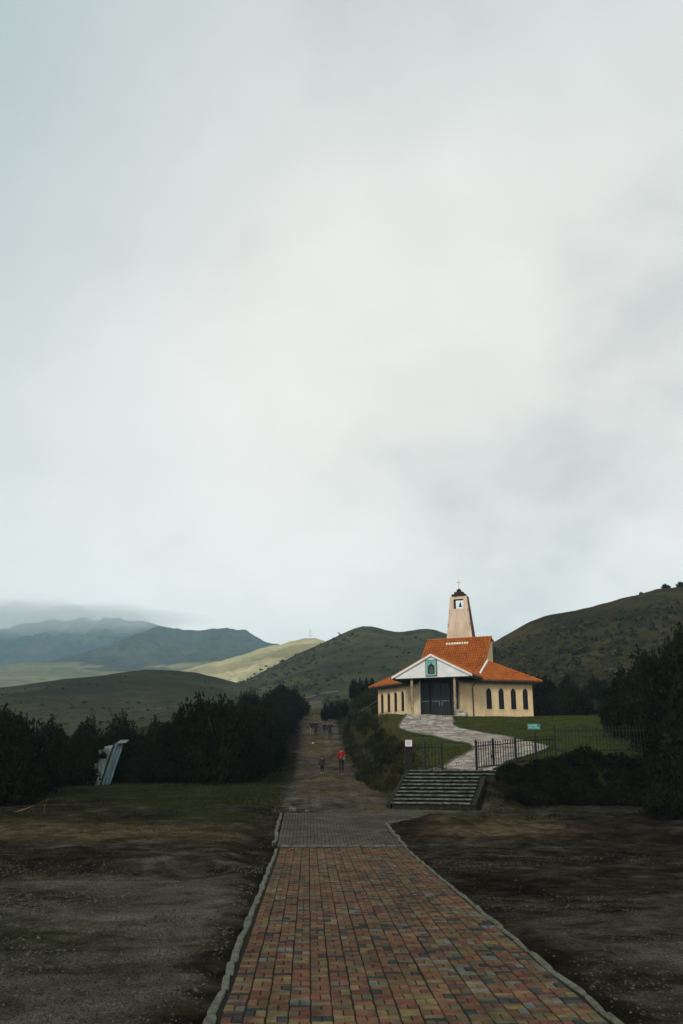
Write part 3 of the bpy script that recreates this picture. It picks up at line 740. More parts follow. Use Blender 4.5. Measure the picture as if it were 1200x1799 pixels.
def tile_roof(mb, o, u, v, ulen, vlo, vhi, lift=0.02, cw=0.20, course=0.34, m=0):
    """barrel tiled plane: o origin at the eave, u along the eave, v up the slope; vlo/vhi(u) trim each column"""
    o, u, v = Vector(o), Vector(u).normalized(), Vector(v).normalized(); n = u.cross(v).normalized()
    nc = max(1, int(round(ulen / cw))); cw = ulen / nc
    prof_ = [(-0.5, -0.015), (-0.30, 0.045), (-0.0, 0.082), (0.30, 0.045), (0.5, -0.015)]
    for c in range(nc):
        uc = (c + 0.5) * cw; a0, a1 = vlo(uc), vhi(uc)
        if a1 - a0 < 0.05: continue
        k0 = int(math.floor(a0 / course)); k = k0
        while k * course < a1:
            s, e = max(k * course, a0), min((k + 1) * course, a1)
            if e - s > 0.01:
                jz = rnd.uniform(-.006, .006); du = rnd.uniform(-.006, .006)
                p = []
                for vv, add in ((s, 0.035), (e, 0.0)):
                    for pu, pn in prof_:
                        p.append(o + u * (uc + du + pu * cw) + v * vv + n * (lift + pn + add + jz))
                mm = m if rnd.random() > 0.16 else m + 1
                mb.add(p, [(i, i + 1, i + 6, i + 5) for i in range(4)], mm)
                mb.add([p[i] for i in range(5)] + [o + u * (uc + pu * cw) + v * s + n * (lift - 0.02) for pu, _ in (prof_[0], prof_[-1])], [(0, 5, 6, 4, 3, 2, 1)], mm)
            k += 1
TILES = [M['tile'], M['tile2']]

# splayed wings
WD = (0.8, 0.6); WN = (0.6, -0.8)          # along the right-hand wall, and its outward normal
A0 = (1.6, 1.6); WLEN = 6.2
ZB, ZT = -0.9, 2.72
WIN_S = [2.49, 3.53, 4.56, 5.58]; WIN_W = 0.46; WZ0, WZS, WZT = 0.62, 1.98, 2.26
def wing(sx):
    def P(s, d, z): return (sx * (A0[0] + WD[0] * s + WN[0] * d), A0[1] + WD[1] * s + WN[1] * d, z)
    fl = (lambda f: f) if sx > 0 else (lambda f: tuple(reversed(f)))
    w = MB()
    def quad(a, b, c, d, mb=w): mb.add([a, b, c, d], [fl((0, 1, 2, 3))])
    edges = [0.0]
    for i, s in enumerate(WIN_S):
        s0, s1 = s - WIN_W / 2, s + WIN_W / 2
        quad(P(edges[-1], 0, ZB), P(s0, 0, ZB), P(s0, 0, ZT), P(edges[-1], 0, ZT))
        quad(P(s0, 0, ZB), P(s1, 0, ZB), P(s1, 0, WZ0), P(s0, 0, WZ0))
        arch = []
        for k in range(9):
            t = k / 8; hx = (2 * t - 1); z = WZS + (WZT - WZS) * (1 - abs(hx) ** 1.7)
            arch.append((s0 + WIN_W * t, z))
        for k in range(8):
            (a, za), (b, zb) = arch[k], arch[k + 1]
            quad(P(a, 0, za), P(b, 0, zb), P(b, 0, ZT), P(a, 0, ZT))
        loop = [(s0, WZ0), (s1, WZ0)] + arch[::-1]
        for k in range(len(loop)):   # reveals
            (a, za), (b, zb) = loop[k], loop[(k + 1) % len(loop)]
            quad(P(b, 0, zb), P(a, 0, za), P(a, -0.14, za), P(b, -0.14, zb))
        wi = MB(); wi.add([P(a, -0.10, za) for a, za in loop], [fl(tuple(range(len(loop))))])
        wo = part(wi, 'window', M['darkglass'])
        fr = MB()
        for k in range(len(loop)):
            (a, za), (b, zb) = loop[k], loop[(k + 1) % len(loop)]
            fr.tube([P(a, -0.09, za), P(b, -0.09, zb)], 0.018, 4)
        fr.tube([P(s, -0.085, WZ0), P(s, -0.085, WZT - 0.02)], 0.012, 4)
        fr.tube([P(s0, -0.085, 1.45), P(s1, -0.085, 1.45)], 0.012, 4)
        part(fr, 'frame', M['darkmetal'], wo)
        si = MB(); si.hexa([P(s0 - .04, 0.04, WZ0 - .06), P(s1 + .04, 0.04, WZ0 - .06), P(s1 + .04, -.09, WZ0 - .06), P(s0 - .04, -.09, WZ0 - .06), P(s0 - .04, 0.04, WZ0 - .012), P(s1 + .04, 0.04, WZ0 - .012), P(s1 + .04, -.09, WZ0 + .003), P(s0 - .04, -.09, WZ0 + .003)])
        part(si, 'sill', M['wall'], wo)
        edges.append(s1)
    quad(P(edges[-1], 0, ZB), P(WLEN, 0, ZB), P(WLEN, 0, ZT), P(edges[-1], 0, ZT))
    b1, b2, b3 = P(WLEN, 0, ZB), (sx * 5.1, 9.3, ZB), (sx * 2.75, 9.6, ZB)
    for a, b in ((b1, b2), (b2, b3)):
        quad(a, b, (b[0], b[1], ZT), (a[0], a[1], ZT))
    part(w, 'wall', M['wall'])
    # roof of the wing
    ez = 2.78; E0 = P(0, 0.5, ez); apex_s, apex_h, slope = 3.46, 3.03, 0.61
    u = Vector((sx * WD[0], WD[1], 0)); inn = Vector((-sx * WN[0], -WN[1], 0)); v = (inn + Vector((0, 0, slope))).normalized(); k = math.sqrt(1 + slope * slope)
    s_end = 6.85; off = 0.0
    rf = MB()
    hi = lambda s: max(0.0, (apex_h * k) * (min((s - 1.1) / (apex_s - 1.1), (s_end - s) / (s_end - apex_s)))) if s > 1.1 else 0.0
    if sx > 0: tile_roof(rf, E0, u, v, s_end, lambda s: 0.0, hi)
    else: tile_roof(rf, Vector(E0) + u * s_end, -u, v, s_end, lambda s: 0.0, lambda s: hi(s_end - s))
    ro = tag(part(rf, 'wing_roof', TILES), kind='stuff')
    # underlay, rear slope and hip ridge
    AP = Vector(E0) + u * apex_s + v * (apex_h * k); EE = Vector(E0) + u * s_end; B2 = Vector((sx * 5.4, 9.9, ez)); AP2 = Vector((sx * 2.6, 8.6, AP.z))
    ul = MB(); dn = Vector((0, 0, -0.05))
    ul.add([Vector(E0) + dn, EE + dn, AP + dn], [(0, 1, 2)])
    ul.add([EE, B2, AP2, AP], [(0, 1, 2, 3)])
    ul.add([B2, Vector((sx * 2.6, 10.0, ez)), AP2], [(0, 1, 2)])
    part(ul, 'roof_deck', M['tile2'])
    hp = MB(); nH = 16
    for i in range(nH):
        a, b = AP.lerp(EE, i / nH), AP.lerp(EE, (i + 1.08) / nH)
        hp.tube([a + Vector((0, 0, .035)), b + Vector((0, 0, .055))], [0.075, 0.095], 8)
    tag(part(hp, 'hip_tiles', M['tile']), kind='stuff')
    fs = MB()
    a, b = Vector(P(0.2, 0.46, ez - .09)), Vector(P(6.25, 0.46, ez - .09))
    dvec = (b - a).normalized(); rz = math.atan2(dvec.y, dvec.x)
    c = (a + b) / 2; fs.box((c.x, c.y, c.z - 0.02), ((b - a).length, 0.03, 0.13), rz)
    part(fs, 'fascia', M['fascia'])
    so = MB(); so.add([P(0, 0, ez - .12), P(6.2, 0, ez - .12), P(6.2, .47, ez - .12), P(0, .47, ez - .12)], [(0, 1, 2, 3), (3, 2, 1, 0)][:1])
    part(so, 'soffit', M['fascia'])
    gu = MB(); gu.tube([P(0.9, 0.55, ez - .05), P(6.6, 0.55, ez - .05)], 0.055, 8)
    part(gu, 'gutter', M['gutter'])
    dp = MB(); s = 1.12
    dp.tube([P(1.3, 0.55, ez - .08), P(1.2, 0.45, ez - .25), P(s, 0.10, ez - .42), P(s, 0.07, ez - .6), P(s, 0.07, ZB + .55)], 0.045, 8)
    part(dp, 'downpipe', M['gutter'])
wing(1); wing(-1)

# nave, its side walls and the main roof
RZ0, RY0, RSL = 3.25, 4.0, 0.96
RY1 = 7.75; RZ1 = RZ0 + RSL * (RY1 - RY0); NH = 2.72
nv = MB()
for sx in (-1, 1):
    x = sx * NH
    nv.add([(x, 2.6, ZB), (x, 8.5, ZB), (x, 8.5, RZ1 - .10), (x, RY1, RZ1 - .10), (x, 3.55, RZ0 + RSL * (3.55 - RY0) - .10), (x, 2.6, 2.7)], [(0, 1, 2, 3, 4, 5)] if sx > 0 else [(5, 4, 3, 2, 1, 0)])
nv.add([(NH, 8.5, ZB), (-NH, 8.5, ZB), (-NH, 8.5, RZ1 - .1), (NH, 8.5, RZ1 - .1)], [(0, 1, 2, 3)])
part(nv, 'nave_wall', M['wall'])
sl = math.sqrt(1 + RSL * RSL)
rf = MB(); v = Vector((0, 1, RSL)); HW = 2.86
tile_roof(rf, (-HW, 3.5, RZ0 + RSL * (3.5 - RY0)), (1, 0, 0), v, 2 * HW, lambda u: 0.0, lambda u: (RY1 - 3.5) * sl)
main_roof = tag(part(rf, 'main_roof', TILES), kind='stuff')
dk = MB()
dk.hexa([(-HW, 3.5, RZ0 + RSL * (3.5 - RY0) - .10), (HW, 3.5, RZ0 + RSL * (3.5 - RY0) - .10), (HW, RY1, RZ1 - .10), (-HW, RY1, RZ1 - .10),
         (-HW, 3.5, RZ0 + RSL * (3.5 - RY0) - .012), (HW, 3.5, RZ0 + RSL * (3.5 - RY0) - .012), (HW, RY1, RZ1 - .012), (-HW, RY1, RZ1 - .012)])
dk.hexa([(-HW, RY1 + .001, RZ1 - .10), (HW, RY1 + .001, RZ1 - .10), (HW, 8.7, RZ1 - .28), (-HW, 8.7, RZ1 - .28), (-HW, RY1 + .001, RZ1 - .0), (HW, RY1 + .001, RZ1 - .0), (HW, 8.7, RZ1 - .18), (-HW, 8.7, RZ1 - .18)])
part(dk, 'roof_deck', M['tile2'])
rd = MB()
for i in range(18):
    a = -HW + i * 2 * HW / 18; rd.tube([(a, RY1, RZ1 + .04), (a + 2 * HW / 18 + .03, RY1, RZ1 + .06)], [0.08, 0.1], 8)
tag(part(rd, 'ridge_tiles', M['tile']), kind='stuff')
for sx in (-1, 1):     # white flashing where the wing roof meets the main roof
    fl_ = MB(); y0, y1 = 3.1, 5.75
    wz = lambda y: 2.78 + 0.61 * (-0.63 + (y - 1.2) * 0.8)
    z0, z1 = wz(y0), wz(y1); xa, xb = sx * (HW + .02), sx * (HW + .16)
    fl_.hexa([(xa, y0, z0 - .15), (xb, y0, z0 - .15), (xb, y1, z1 - .15), (xa, y1, z1 - .15), (xa, y0, z0 + .16), (xb, y0, z0 + .16), (xb, y1, z1 + .16), (xa, y1, z1 + .16)])
    part(fl_, 'flashing', M['white'])
for i in range(9):     # pale glass tiles let into the roof under the tower
    t_ = MB(); x = -1.0 + i * 0.225; d = 5.05
    vv = v.normalized(); o_ = Vector((x, 3.5, RZ0 + RSL * (3.5 - RY0))) + vv * d; n_ = Vector((1, 0, 0)).cross(vv)
    q = []
    for dv, nn in ((0, .11), (0.26, .085)):
        for du, ex in ((0, 0), (.06, .035), (.14, .035), (.2, 0)): q.append(o_ + Vector((du, 0, 0)) + vv * dv + n_ * (nn + ex))
    t_.add(q, [(0, 1, 5, 4), (1, 2, 6, 5), (2, 3, 7, 6)]); t_.add([q[0], q[1], q[2], q[3], q[3] - n_ * .08, q[0] - n_ * .08], [(0, 5, 4, 3, 2, 1)])
    part(t_, 'glass_tile', M['glasstile'])

# gabled porch
GZ, GS, GX, GY0 = 4.66, 0.512, 3.12, -0.42
def gz(x): return GZ - GS * abs(x)
for sx in (-1, 1):
    rf = MB(); kk = math.sqrt(1 + GS * GS); eave = (sx * (GX + .1), GY0, gz(GX + .1))
    def top_lim(yl):
        return (GX + .1) * kk
    def low_lim(yl):
        y = GY0 + yl; zm = RZ0 + RSL * (y - RY0) + 0.02
        xm = (GZ - zm) / GS
        return 0.0 if xm >= GX + .1 else max(0.0, (GX + .1 - max(xm, 0)) * kk)
    if sx > 0: tile_roof(rf, eave, (0, 1, 0), (-1, 0, GS), 5.9, low_lim, lambda yl: top_lim(yl))
    else: tile_roof(rf, (eave[0], GY0 + 5.9, eave[2]), (0, -1, 0), (1, 0, GS), 5.9, lambda yl: low_lim(5.9 - yl), lambda yl: top_lim(5.9 - yl))
    tag(part(rf, 'porch_roof', TILES), kind='stuff')
    d = MB()
    d.hexa([(0, GY0 + .02, GZ - .10), (0, 5.4, GZ - .10), (sx * (GX + .06), 3.9, gz(GX + .06) - .10), (sx * (GX + .06), GY0 + .02, gz(GX + .06) - .10),
            (0, GY0 + .02, GZ - .006), (0, 5.4, GZ - .006), (sx * (GX + .06), 3.9, gz(GX + .06) - .006), (sx * (GX + .06), GY0 + .02, gz(GX + .06) - .006)])
    part(d, 'porch_deck', M['fascia'])
    b = MB()               # rake board
    b.hexa([(0, GY0 - .03, GZ - .13), (sx * (GX + .12), GY0 - .03, gz(GX + .12) - .13), (sx * (GX + .12), GY0 + .015, gz(GX + .12) - .13), (0, GY0 + .015, GZ - .13),
            (0, GY0 - .03, GZ + .035), (sx * (GX + .12), GY0 - .03, gz(GX + .12) + .035), (sx * (GX + .12), GY0 + .015, gz(GX + .12) + .035), (0, GY0 + .015, GZ + .035)])
    part(b, 'rake_board', M['white'])
    g_ = MB(); g_.tube([(sx * (GX + .16), GY0, gz(GX) - .10), (sx * (GX + .16), 3.9, gz(GX) - .10)], 0.075, 8); part(g_, 'gutter', M['gutter'])
    g_ = MB(); g_.box((sx * (GX + .05), (GY0 + 3.9) / 2 + .05, gz(GX) - .19), (0.04, 3.8 - GY0, 0.16)); part(g_, 'fascia', M['fascia'])
pd = MB()
pd.add([(-3.0, -0.32, 2.90), (3.0, -0.32, 2.90), (3.0, -0.32, gz(3.0) - .08), (0, -0.32, GZ - .08), (-3.0, -0.32, gz(3.0) - .08)], [(0, 1, 2, 3, 4)])
pd.add([(-3.0, -0.32, 2.90), (-3.0, -0.10, 2.90), (3.0, -0.10, 2.90), (3.0, -0.32, 2.90)], [(0, 1, 2, 3)])
part(pd, 'pediment', M['white'])
ce = MB(); ce.add([(-3.0, -0.10, 2.93), (3.0, -0.10, 2.93), (3.0, 3.6, 2.93), (-3.0, 3.6, 2.93)], [(0, 3, 2, 1)]); part(ce, 'porch_ceiling', M['fascia'])
rd = MB()
for i in range(16):
    a = GY0 + i * 0.36; rd.tube([(0, a, GZ + .05), (0, a + .38, GZ + .07)], [0.08, 0.1], 8)
tag(part(rd, 'ridge_tiles', M['tile']), kind='stuff')
# framed icon on the pediment
ic = MB(); X0, X1, Z0, Z1, yq = -0.41, 0.41, 3.04, 4.20, -0.34
for (a, b, c, d) in ((X0, X1, Z0, Z0 + .10), (X0, X1, Z1 - .10, Z1), (X0, X0 + .13, Z0 + .1, Z1 - .1), (X1 - .13, X1, Z0 + .1, Z1 - .1)):
    ic.box(((a + b) / 2, yq - .02, (c + d) / 2), (b - a, 0.08, d - c))
io = part(ic, 'icon_frame', M['turq'])
od = MB()
for (a, b, c, d) in ((X0 - .05, X1 + .05, Z0 - .05, Z0), (X0 - .05, X1 + .05, Z1, Z1 + .05), (X0 - .05, X0, Z0, Z1), (X1, X1 + .05, Z0, Z1)):
    od.box(((a + b) / 2, yq - .015, (c + d) / 2), (b - a, 0.06, d - c))
part(od, 'outer_moulding', M['icondark'], io)
pn = MB(); pn.box((0, yq + .006, (Z0 + Z1) / 2), (X1 - X0 - .2, 0.02, Z1 - Z0 - .16)); part(pn, 'icon_panel', M['icondark'], io)
ar = MB(); W_ = X1 - .14; prev = None
arch = [(-W_, 3.72), (-W_ * .8, 3.84), (-W_ * .45, 3.88), (-W_ * .18, 3.95), (0, 4.08), (W_ * .18, 3.95), (W_ * .45, 3.88), (W_ * .8, 3.84), (W_, 3.72)]
top = [(x, yq - .018, Z1 - .09) for x, _ in arch]; bot = [(x, yq - .018, z) for x, z in arch]
for k in range(8): ar.add([bot[k], bot[k + 1], top[k + 1], top[k]], [(0, 1, 2, 3)])
part(ar, 'arch_spandrel', M['turq'], io)
fg = MB()
fg.add([(-.17, yq - .01, 3.18), (.17, yq - .01, 3.18), (.15, yq - .01, 3.45), (.07, yq - .01, 3.62), (.06, yq - .01, 3.72), (-.06, yq - .01, 3.72), (-.07, yq - .01, 3.62), (-.15, yq - .01, 3.45)], [tuple(range(8))])
part(fg, 'icon_figure', M['icon'], io)
# poles
for sx in (-1, 1):
    c = MB(); r_ = random.Random(sx + 4)
    c.tube([(sx * 1.72 + r_.uniform(-.012, .012), r_.uniform(-.012, .012), -0.02 + k * 2.93 / 12) for k in range(13)], [0.105 * r_.uniform(.88, 1.1) for _ in range(13)], 10)
    part(c, 'porch_column', M['pole'], smooth=True)
# entrance: glazed doors between the wings
ey = 1.62
fl_ = MB(); fl_.box((0, 0.62, -0.27), (4.2, 2.1, 0.54)); part(fl_, 'porch_floor', M['concrete'])
rp = MB(); rp.hexa([(-1.85, -2.35, -.95), (1.85, -2.35, -.95), (1.85, -.44, -.60), (-1.85, -.44, -.60), (-1.85, -2.35, -.47), (1.85, -2.35, -.47), (1.85, -.44, -.04), (-1.85, -.44, -.04)])
part(rp, 'ramp', M['concrete'])
for k, (x, y, w_, h_) in enumerate(((2.15, -.30, .5, .42), (2.45, -.15, .55, .20), (-2.15, -.25, .55, .10), (2.35, -.6, .7, .12))):
    me_ = rough_stone(w_, .45, h_ + .55, 40 + k); me_.materials.append(M['flag']); o = link('stone_block', me_, CH); o.location = (x, y, -.55)
bk = MB(); bk.add([(-1.62, ey + .1, -0.05), (1.62, ey + .1, -0.05), (1.62, ey + .1, 2.93), (-1.62, ey + .1, 2.93)], [(0, 1, 2, 3)]); part(bk, 'entrance_wall', M['darkglass'])
for (a, b, nm) in ((-1.52, -0.86, 'side_light'), (-0.62, 0.10, 'door'), (0.12, 0.84, 'door'), (1.02, 1.52, 'side_light')):
    d = MB(); d.box(((a + b) / 2, ey + .03, 1.32), (b - a - .1, .02, 2.5)); do = part(d, nm, M['doorglass'])
    fr = MB()
    for x in (a, b): fr.box((x + (.025 if x == a else -.025), ey + .02, 1.34), (.05, .06, 2.66))
    for z in (0.035, 2.64): fr.box(((a + b) / 2, ey + .021, z), (b - a - .1, .058, .05))
    part(fr, 'frame', M['darkmetal'], do)
    if nm == 'door':
        hd = MB(); x = b - .10 if a < 0 else a + .10
        hd.tube([(x, ey - .03, .85), (x, ey - .05, .9), (x, ey - .05, 1.12), (x, ey - .03, 1.17)], .014, 6); part(hd, 'handle', M['steel'], do)
    ds = MB(); k = a + .08
    while k < b - .06:
        ds.box((k, ey + .016, 1.24 + rnd.uniform(-.01, .01)), (.035, .006, .035)); k += 0.10
    tag(part(ds, 'sticker_dots', M['signtext'], do), kind='stuff')
js = MB(); js.box((-1.60, ey - .03, 1.4), (.07, .1, 2.85)); part(js, 'door_jamb', M['white'])
js = MB(); js.box((1.60, ey - .03, 1.4), (.07, .1, 2.85)); part(js, 'door_jamb', M['concrete'])

# tapering bell tower
TZ0, TZ1 = 6.2, 10.66
def tx(z): t = (z - 6.7) / (TZ1 - 6.7); return 1.17 - 0.42 * t
def ty(z): t = (z - 6.7) / (TZ1 - 6.7); return 7.95 + 0.14 * t, 9.15 - 0.42 * t
tw = MB()
def block(z0, z1, xa0, xb0, xa1, xb1):
    f0, b0 = ty(z0); f1, b1 = ty(z1)
    p = [(xa0, f0, z0), (xb0, f0, z0), (xb0, b0, z0), (xa0, b0, z0), (xa1, f1, z1), (xb1, f1, z1), (xb1, b1, z1), (xa1, b1, z1)]
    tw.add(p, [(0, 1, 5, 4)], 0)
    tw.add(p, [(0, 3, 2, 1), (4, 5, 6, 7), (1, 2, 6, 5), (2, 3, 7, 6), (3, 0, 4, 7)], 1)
HX0, HX1, HZ0, HZ1 = -0.44, 0.42, 9.56, 10.40
block(TZ0, HZ0, -tx(TZ0), tx(TZ0), -tx(HZ0), tx(HZ0))
block(HZ0, HZ1, -tx(HZ0), HX0, -tx(HZ1), HX0)
block(HZ0, HZ1, HX1, tx(HZ0), HX1, tx(HZ1))
block(HZ1, TZ1, -tx(HZ1), tx(HZ1), -tx(TZ1), tx(TZ1))
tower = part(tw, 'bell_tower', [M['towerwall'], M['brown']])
cp = MB(); yc = 8.35
for k, (w_, d_, h_) in enumerate(((1.20, .62, .20), (.78, .44, .20), (.36, .28, .22), (.14, .14, .08))):
    z = TZ1 + .001 + sum((.20, .20, .22, .08)[:k]); cp.box((0, yc, z + h_ / 2), (w_, d_, h_ - .001))
part(cp, 'stepped_cap', M['capbrown'], tower)
cr_ = MB(); z = TZ1 + .70; cr_.box((0, yc, z + .40), (.05, .05, .80)); cr_.box((0, yc, z + .56), (.40, .048, .05))
part(cr_, 'cross', M['cross'], tower)
be = MB(); bx, by, bz = 0.05, 8.45, 10.14
prof_b = [(0.02, .0), (.055, -.02), (.075, -.08), (.085, -.18), (.11, -.26), (.165, -.32), (.17, -.35)]
n = 14
for i, (r_, dz) in enumerate(prof_b):
    for k in range(n): be.v.append((bx + r_ * math.cos(2 * math.pi * k / n), by + r_ * math.sin(2 * math.pi * k / n), bz + dz))
for i in range(len(prof_b) - 1):
    for k in range(n): be.f.append((i * n + k, (i + 1) * n + k, (i + 1) * n + (k + 1) % n, i * n + (k + 1) % n)); be.m.append(0)
be.tube([(bx, by, bz - .36), (bx, by, bz - .30)], .03, 6); be.tube([(bx, by, bz), (bx, by, HZ1)], .014, 5)
part(be, 'bell', M['bell'], tower)
fw_ = MB(); fw_.box((0, 7.90, 6.86), (2.5, .22, .12)); part(fw_, 'flashing', M['white'], tower)
for (x, z) in ((-.84, 9.3), (.80, 9.35), (-.98, 8.1), (.95, 8.15)):
    h_ = MB(); f_, _ = ty(z); h_.box((x, f_ - .02, z + .1), (.05, .05, .10)); part(h_, 'wall_bracket', M['brown'], tower); h_ = MB(); h_.box((x + .015, f_ - .02, z - .08), (.04, .05, .07)); part(h_, 'wall_bracket', M['brown'], tower)

# ------------------------------------------------------------------ iron fence and gate at the step head
def picket_mesh(h):
    b = MB(); b.box((0, 0, h / 2), (.026, .026, h)); t = h
    b.add([(-.022, -.022, t), (.022, -.022, t), (.022, .022, t), (-.022, .022, t), (0, 0, t + .11)], [(0, 1, 4), (1, 2, 4), (2, 3, 4), (3, 0, 4)])
    return b.mesh('picket', M['ironfence'])
PK = {}
def fence(name, label, cat, p0, p1, z0, z1, h, spacing=0.155, posts=(0, 1), lock=None, group=None):
    d = np.array(p1) - np.array(p0); L = float(np.hypot(*d)); rz = math.atan2(d[1], d[0])
    root = empty(name, (p0[0], p0[1], z0), rz); tag(root, label, cat, group)
    dz = z1 - z0
    if h not in PK: PK[h] = picket_mesh(h - .12)
    n = max(2, int(round(L / spacing)))
    for i in range(1, n):
        s = L * i / n
        o = link('picket', PK[h], root); o.location = (s, 0, dz * i / n + .06); o.rotation_euler = (random.uniform(-.012, .012), random.uniform(-.015, .015), 0)
    for zz in (.10, h - .16):
        b = MB(); b.hexa([(0, -.02, zz - .02), (L, -.02, zz + dz - .02), (L, .02, zz + dz - .02), (0, .02, zz - .02), (0, -.02, zz + .02), (L, -.02, zz + dz + .02), (L, .02, zz + dz + .02), (0, .02, zz + .02)])
        b.build('rail', M['ironfence'], root)
    for t in posts:
        b = MB(); b.box((L * t, 0, dz * t + h / 2 - .15), (.075, .075, h + .3)); zt = dz * t + h
        b.add([(L * t - .05, -.05, zt), (L * t + .05, -.05, zt), (L * t + .05, .05, zt), (L * t - .05, .05, zt), (L * t, 0, zt + .14)], [(0, 1, 4), (1, 2, 4), (2, 3, 4), (3, 0, 4), (3, 2, 1, 0)])
        b.build('post', M['ironfence'], root)
    if lock is not None:
        b = MB(); b.box((L * lock, -.03, h * .5), (.14, .06, .12)); b.build('lock_box', M['ironfence'], root)
    return root
GL0, GLm, GL1 = (4.02, 39.0), (4.86, 39.15), (5.58, 39.28)
fence('iron_fence', 'short dark iron fence panel left of the gate opening, carrying a white notice', 'fence', GL0, GLm, 2.10, 2.08, 1.02)
fence('iron_gate', 'narrow dark iron gate leaf left of the opening above the steps', 'gate', GLm, GL1, 2.06, 2.04, 1.05, posts=(1,), lock=.06)
GR0, GRm, GR1, GR2, GR3 = (6.89, 38.52), (7.72, 39.15), (8.85, 40.0), (10.84, 41.0), (15.6, 41.0)
fence('iron_gate', 'dark iron gate leaf with thick post right of the opening above the steps', 'gate', GR0, GRm, 2.04, 2.12, 1.10, posts=(0, 1), lock=.93)
fence('iron_fence', 'dark iron fence panel crossing the edge of the flagstone walk', 'fence', GRm, GR1, 2.12, 2.24, 1.08, posts=(1,))
fence('iron_fence', 'dark iron fence panel on the lawn edge under the teal sign', 'fence', GR1, GR2, 2.28, 2.40, 1.10, posts=(.5,))
fence('iron_fence', 'long raised iron fence panel running into the trees on the far side of the lawn', 'fence', GR2, GR3, 2.74, 2.80, 1.12, posts=(0, 1))
# signs
sg = empty('notice_board', (4.12, 38.93, 2.08)); tag(sg, 'small white paper notice fixed to the iron fence beside the steps', 'notice')
b = MB(); b.box((0.03, -.01, 1.03), (.28, .012, .26)); b.build('sheet', M['signwhite'], sg)
b = MB()
for k in range(4): b.box((0.0 + .02 * (k % 2), -.0185, 1.11 - k * .05), (.14 + .04 * ((k * 7) % 3) / 2, .003, .014))
tag(b.build('lettering', M['signred'], sg), kind='stuff')
b = MB(); b.box((0, .012, .52), (.03, .03, 1.02)); b.build('post', M['ironfence'], sg)
sg = empty('teal_sign', (9.84, 40.38, 2.35)); tag(sg, 'little teal sign with pale lettering on a post above the fence', 'sign')
b = MB(); b.tube([(0, 0.06, -.2), (0, 0.06, 1.55)], .025, 6); b.build('post', M['ironfence'], sg)
b = MB(); b.box((-.05, 0, 1.50), (.55, .02, .24)); b.build('panel', M['signteal'], sg)
b = MB(); r_ = random.Random(3)
for row in (1.555, 1.46):
    x = -.29
    while x < (.10 if row > 1.5 else .16):
        w_ = r_.uniform(.03, .05)
        b.box((x, -.0125, row), (.012, .005, .065)); b.box((x + w_ * .5, -.0125, row + r_.choice((-.026, 0, .026))), (w_ * .7, .005, .012))
        if r_.random() > .5: b.box((x + w_ * .8, -.0125, row - .01), (.011, .005, .045))
        x += w_ + .026
tag(b.build('lettering', M['signtext'], sg), kind='stuff')

# low rail beside the church
rl = empty('low_handrail', (4.9, 90.0, 0)); tag(rl, 'low greenish metal handrail left of the church', 'handrail')
P0, P1 = (-.1, 1.0), (1.95, -1.2)
zz = [hz(4.9 + p[0], 90 + p[1]) for p in (P0, P1)]
for p, z in zip((P0, P1), zz):
    b = MB(); b.tube([(p[0], p[1], z - .2), (p[0], p[1], z + .95)], .045, 6); b.build('post', M['railgreen'], rl)
for h_ in (.92, .5):
    b = MB(); b.tube([(P0[0], P0[1], zz[0] + h_), (P1[0], P1[1], zz[1] + h_)], .035, 6); b.build('rail', M['railgreen'], rl)

# pylon on the sunlit ridge
def ridge_top(Vh, x, w=9):
    k = np.abs(Vh[:, 0] - x) < w; i = np.argmax(np.where(k, Vh[:, 2], -1e9)); return Vh[i]
pt = ridge_top(HD, sight(556, 1119, 800)[0])
py_ = empty('lattice_pylon', (pt[0], pt[1], pt[2] - 0.6)); tag(py_, 'thin lattice pylon standing on the sunlit ridge', 'pylon')
b = MB(); hgt = 14.0
for sx, sy in ((-1, -1), (1, -1), (1, 1), (-1, 1)): b.tube([(sx * 1.3, sy * 1.3, 0), (sx * .3, sy * .3, hgt)], .08, 4)
for k in range(7):
    z0, z1 = hgt * k / 7, hgt * (k + 1) / 7; w0, w1 = 1.3 - 1.0 * k / 7, 1.3 - 1.0 * (k + 1) / 7
    for (ax, ay), (bx_, by_) in (((-1, -1), (1, -1)), ((1, -1), (1, 1)), ((1, 1), (-1, 1)), ((-1, 1), (-1, -1))):
        b.tube([(ax * w0, ay * w0, z0), (bx_ * w1, by_ * w1, z1)], .05, 4)
b.build('lattice', M['steel'], py_)
for z in (9.0, 11.5):
    b = MB(); b.tube([(-2.6, 0, z), (0, 0, z + .5), (2.6, 0, z)], .12, 4); b.build('cross_arm', M['steel'], py_)
b = MB(); b.tube([(0, 0, hgt), (0, 0, hgt + 2.5)], .10, 4); b.build('mast', M['steel'], py_)

# leaning hut in the thicket
hut = empty('leaning_hut', (-11.0, 49.6, hz(-10.9, 49.6) - .1), R(8)); hut.scale = (.80, .8, .92); tag(hut, 'pale boarded hut leaning sideways half hidden in the thicket', 'hut')
lean = 0.31
def hp_(x, y, z): return (x + lean * z, y, z)
def plank(x0, x1, y0, y1, z0, z1, nm, m):
    b = MB(); b.hexa([hp_(x0, y0, z0), hp_(x1, y0, z0), hp_(x1, y1, z0), hp_(x0, y1, z0), hp_(x0, y0, z1), hp_(x1, y0, z1), hp_(x1, y1, z1), hp_(x0, y1, z1)]); return b.build(nm, m, hut)
r_ = random.Random(8); x = -.95
while x < 0.15:
    w_ = r_.uniform(.15, .20); plank(x, x + w_ - .008, -.02 + r_.uniform(-.01, .01), .03, r_.uniform(0, .05), 2.1 + .2 * (x + .95), 'board', M['hutwood']); x += w_
plank(.20, .30, -.02, .06, 0, 2.35, 'corner_post', M['darkmetal'])
x = .32
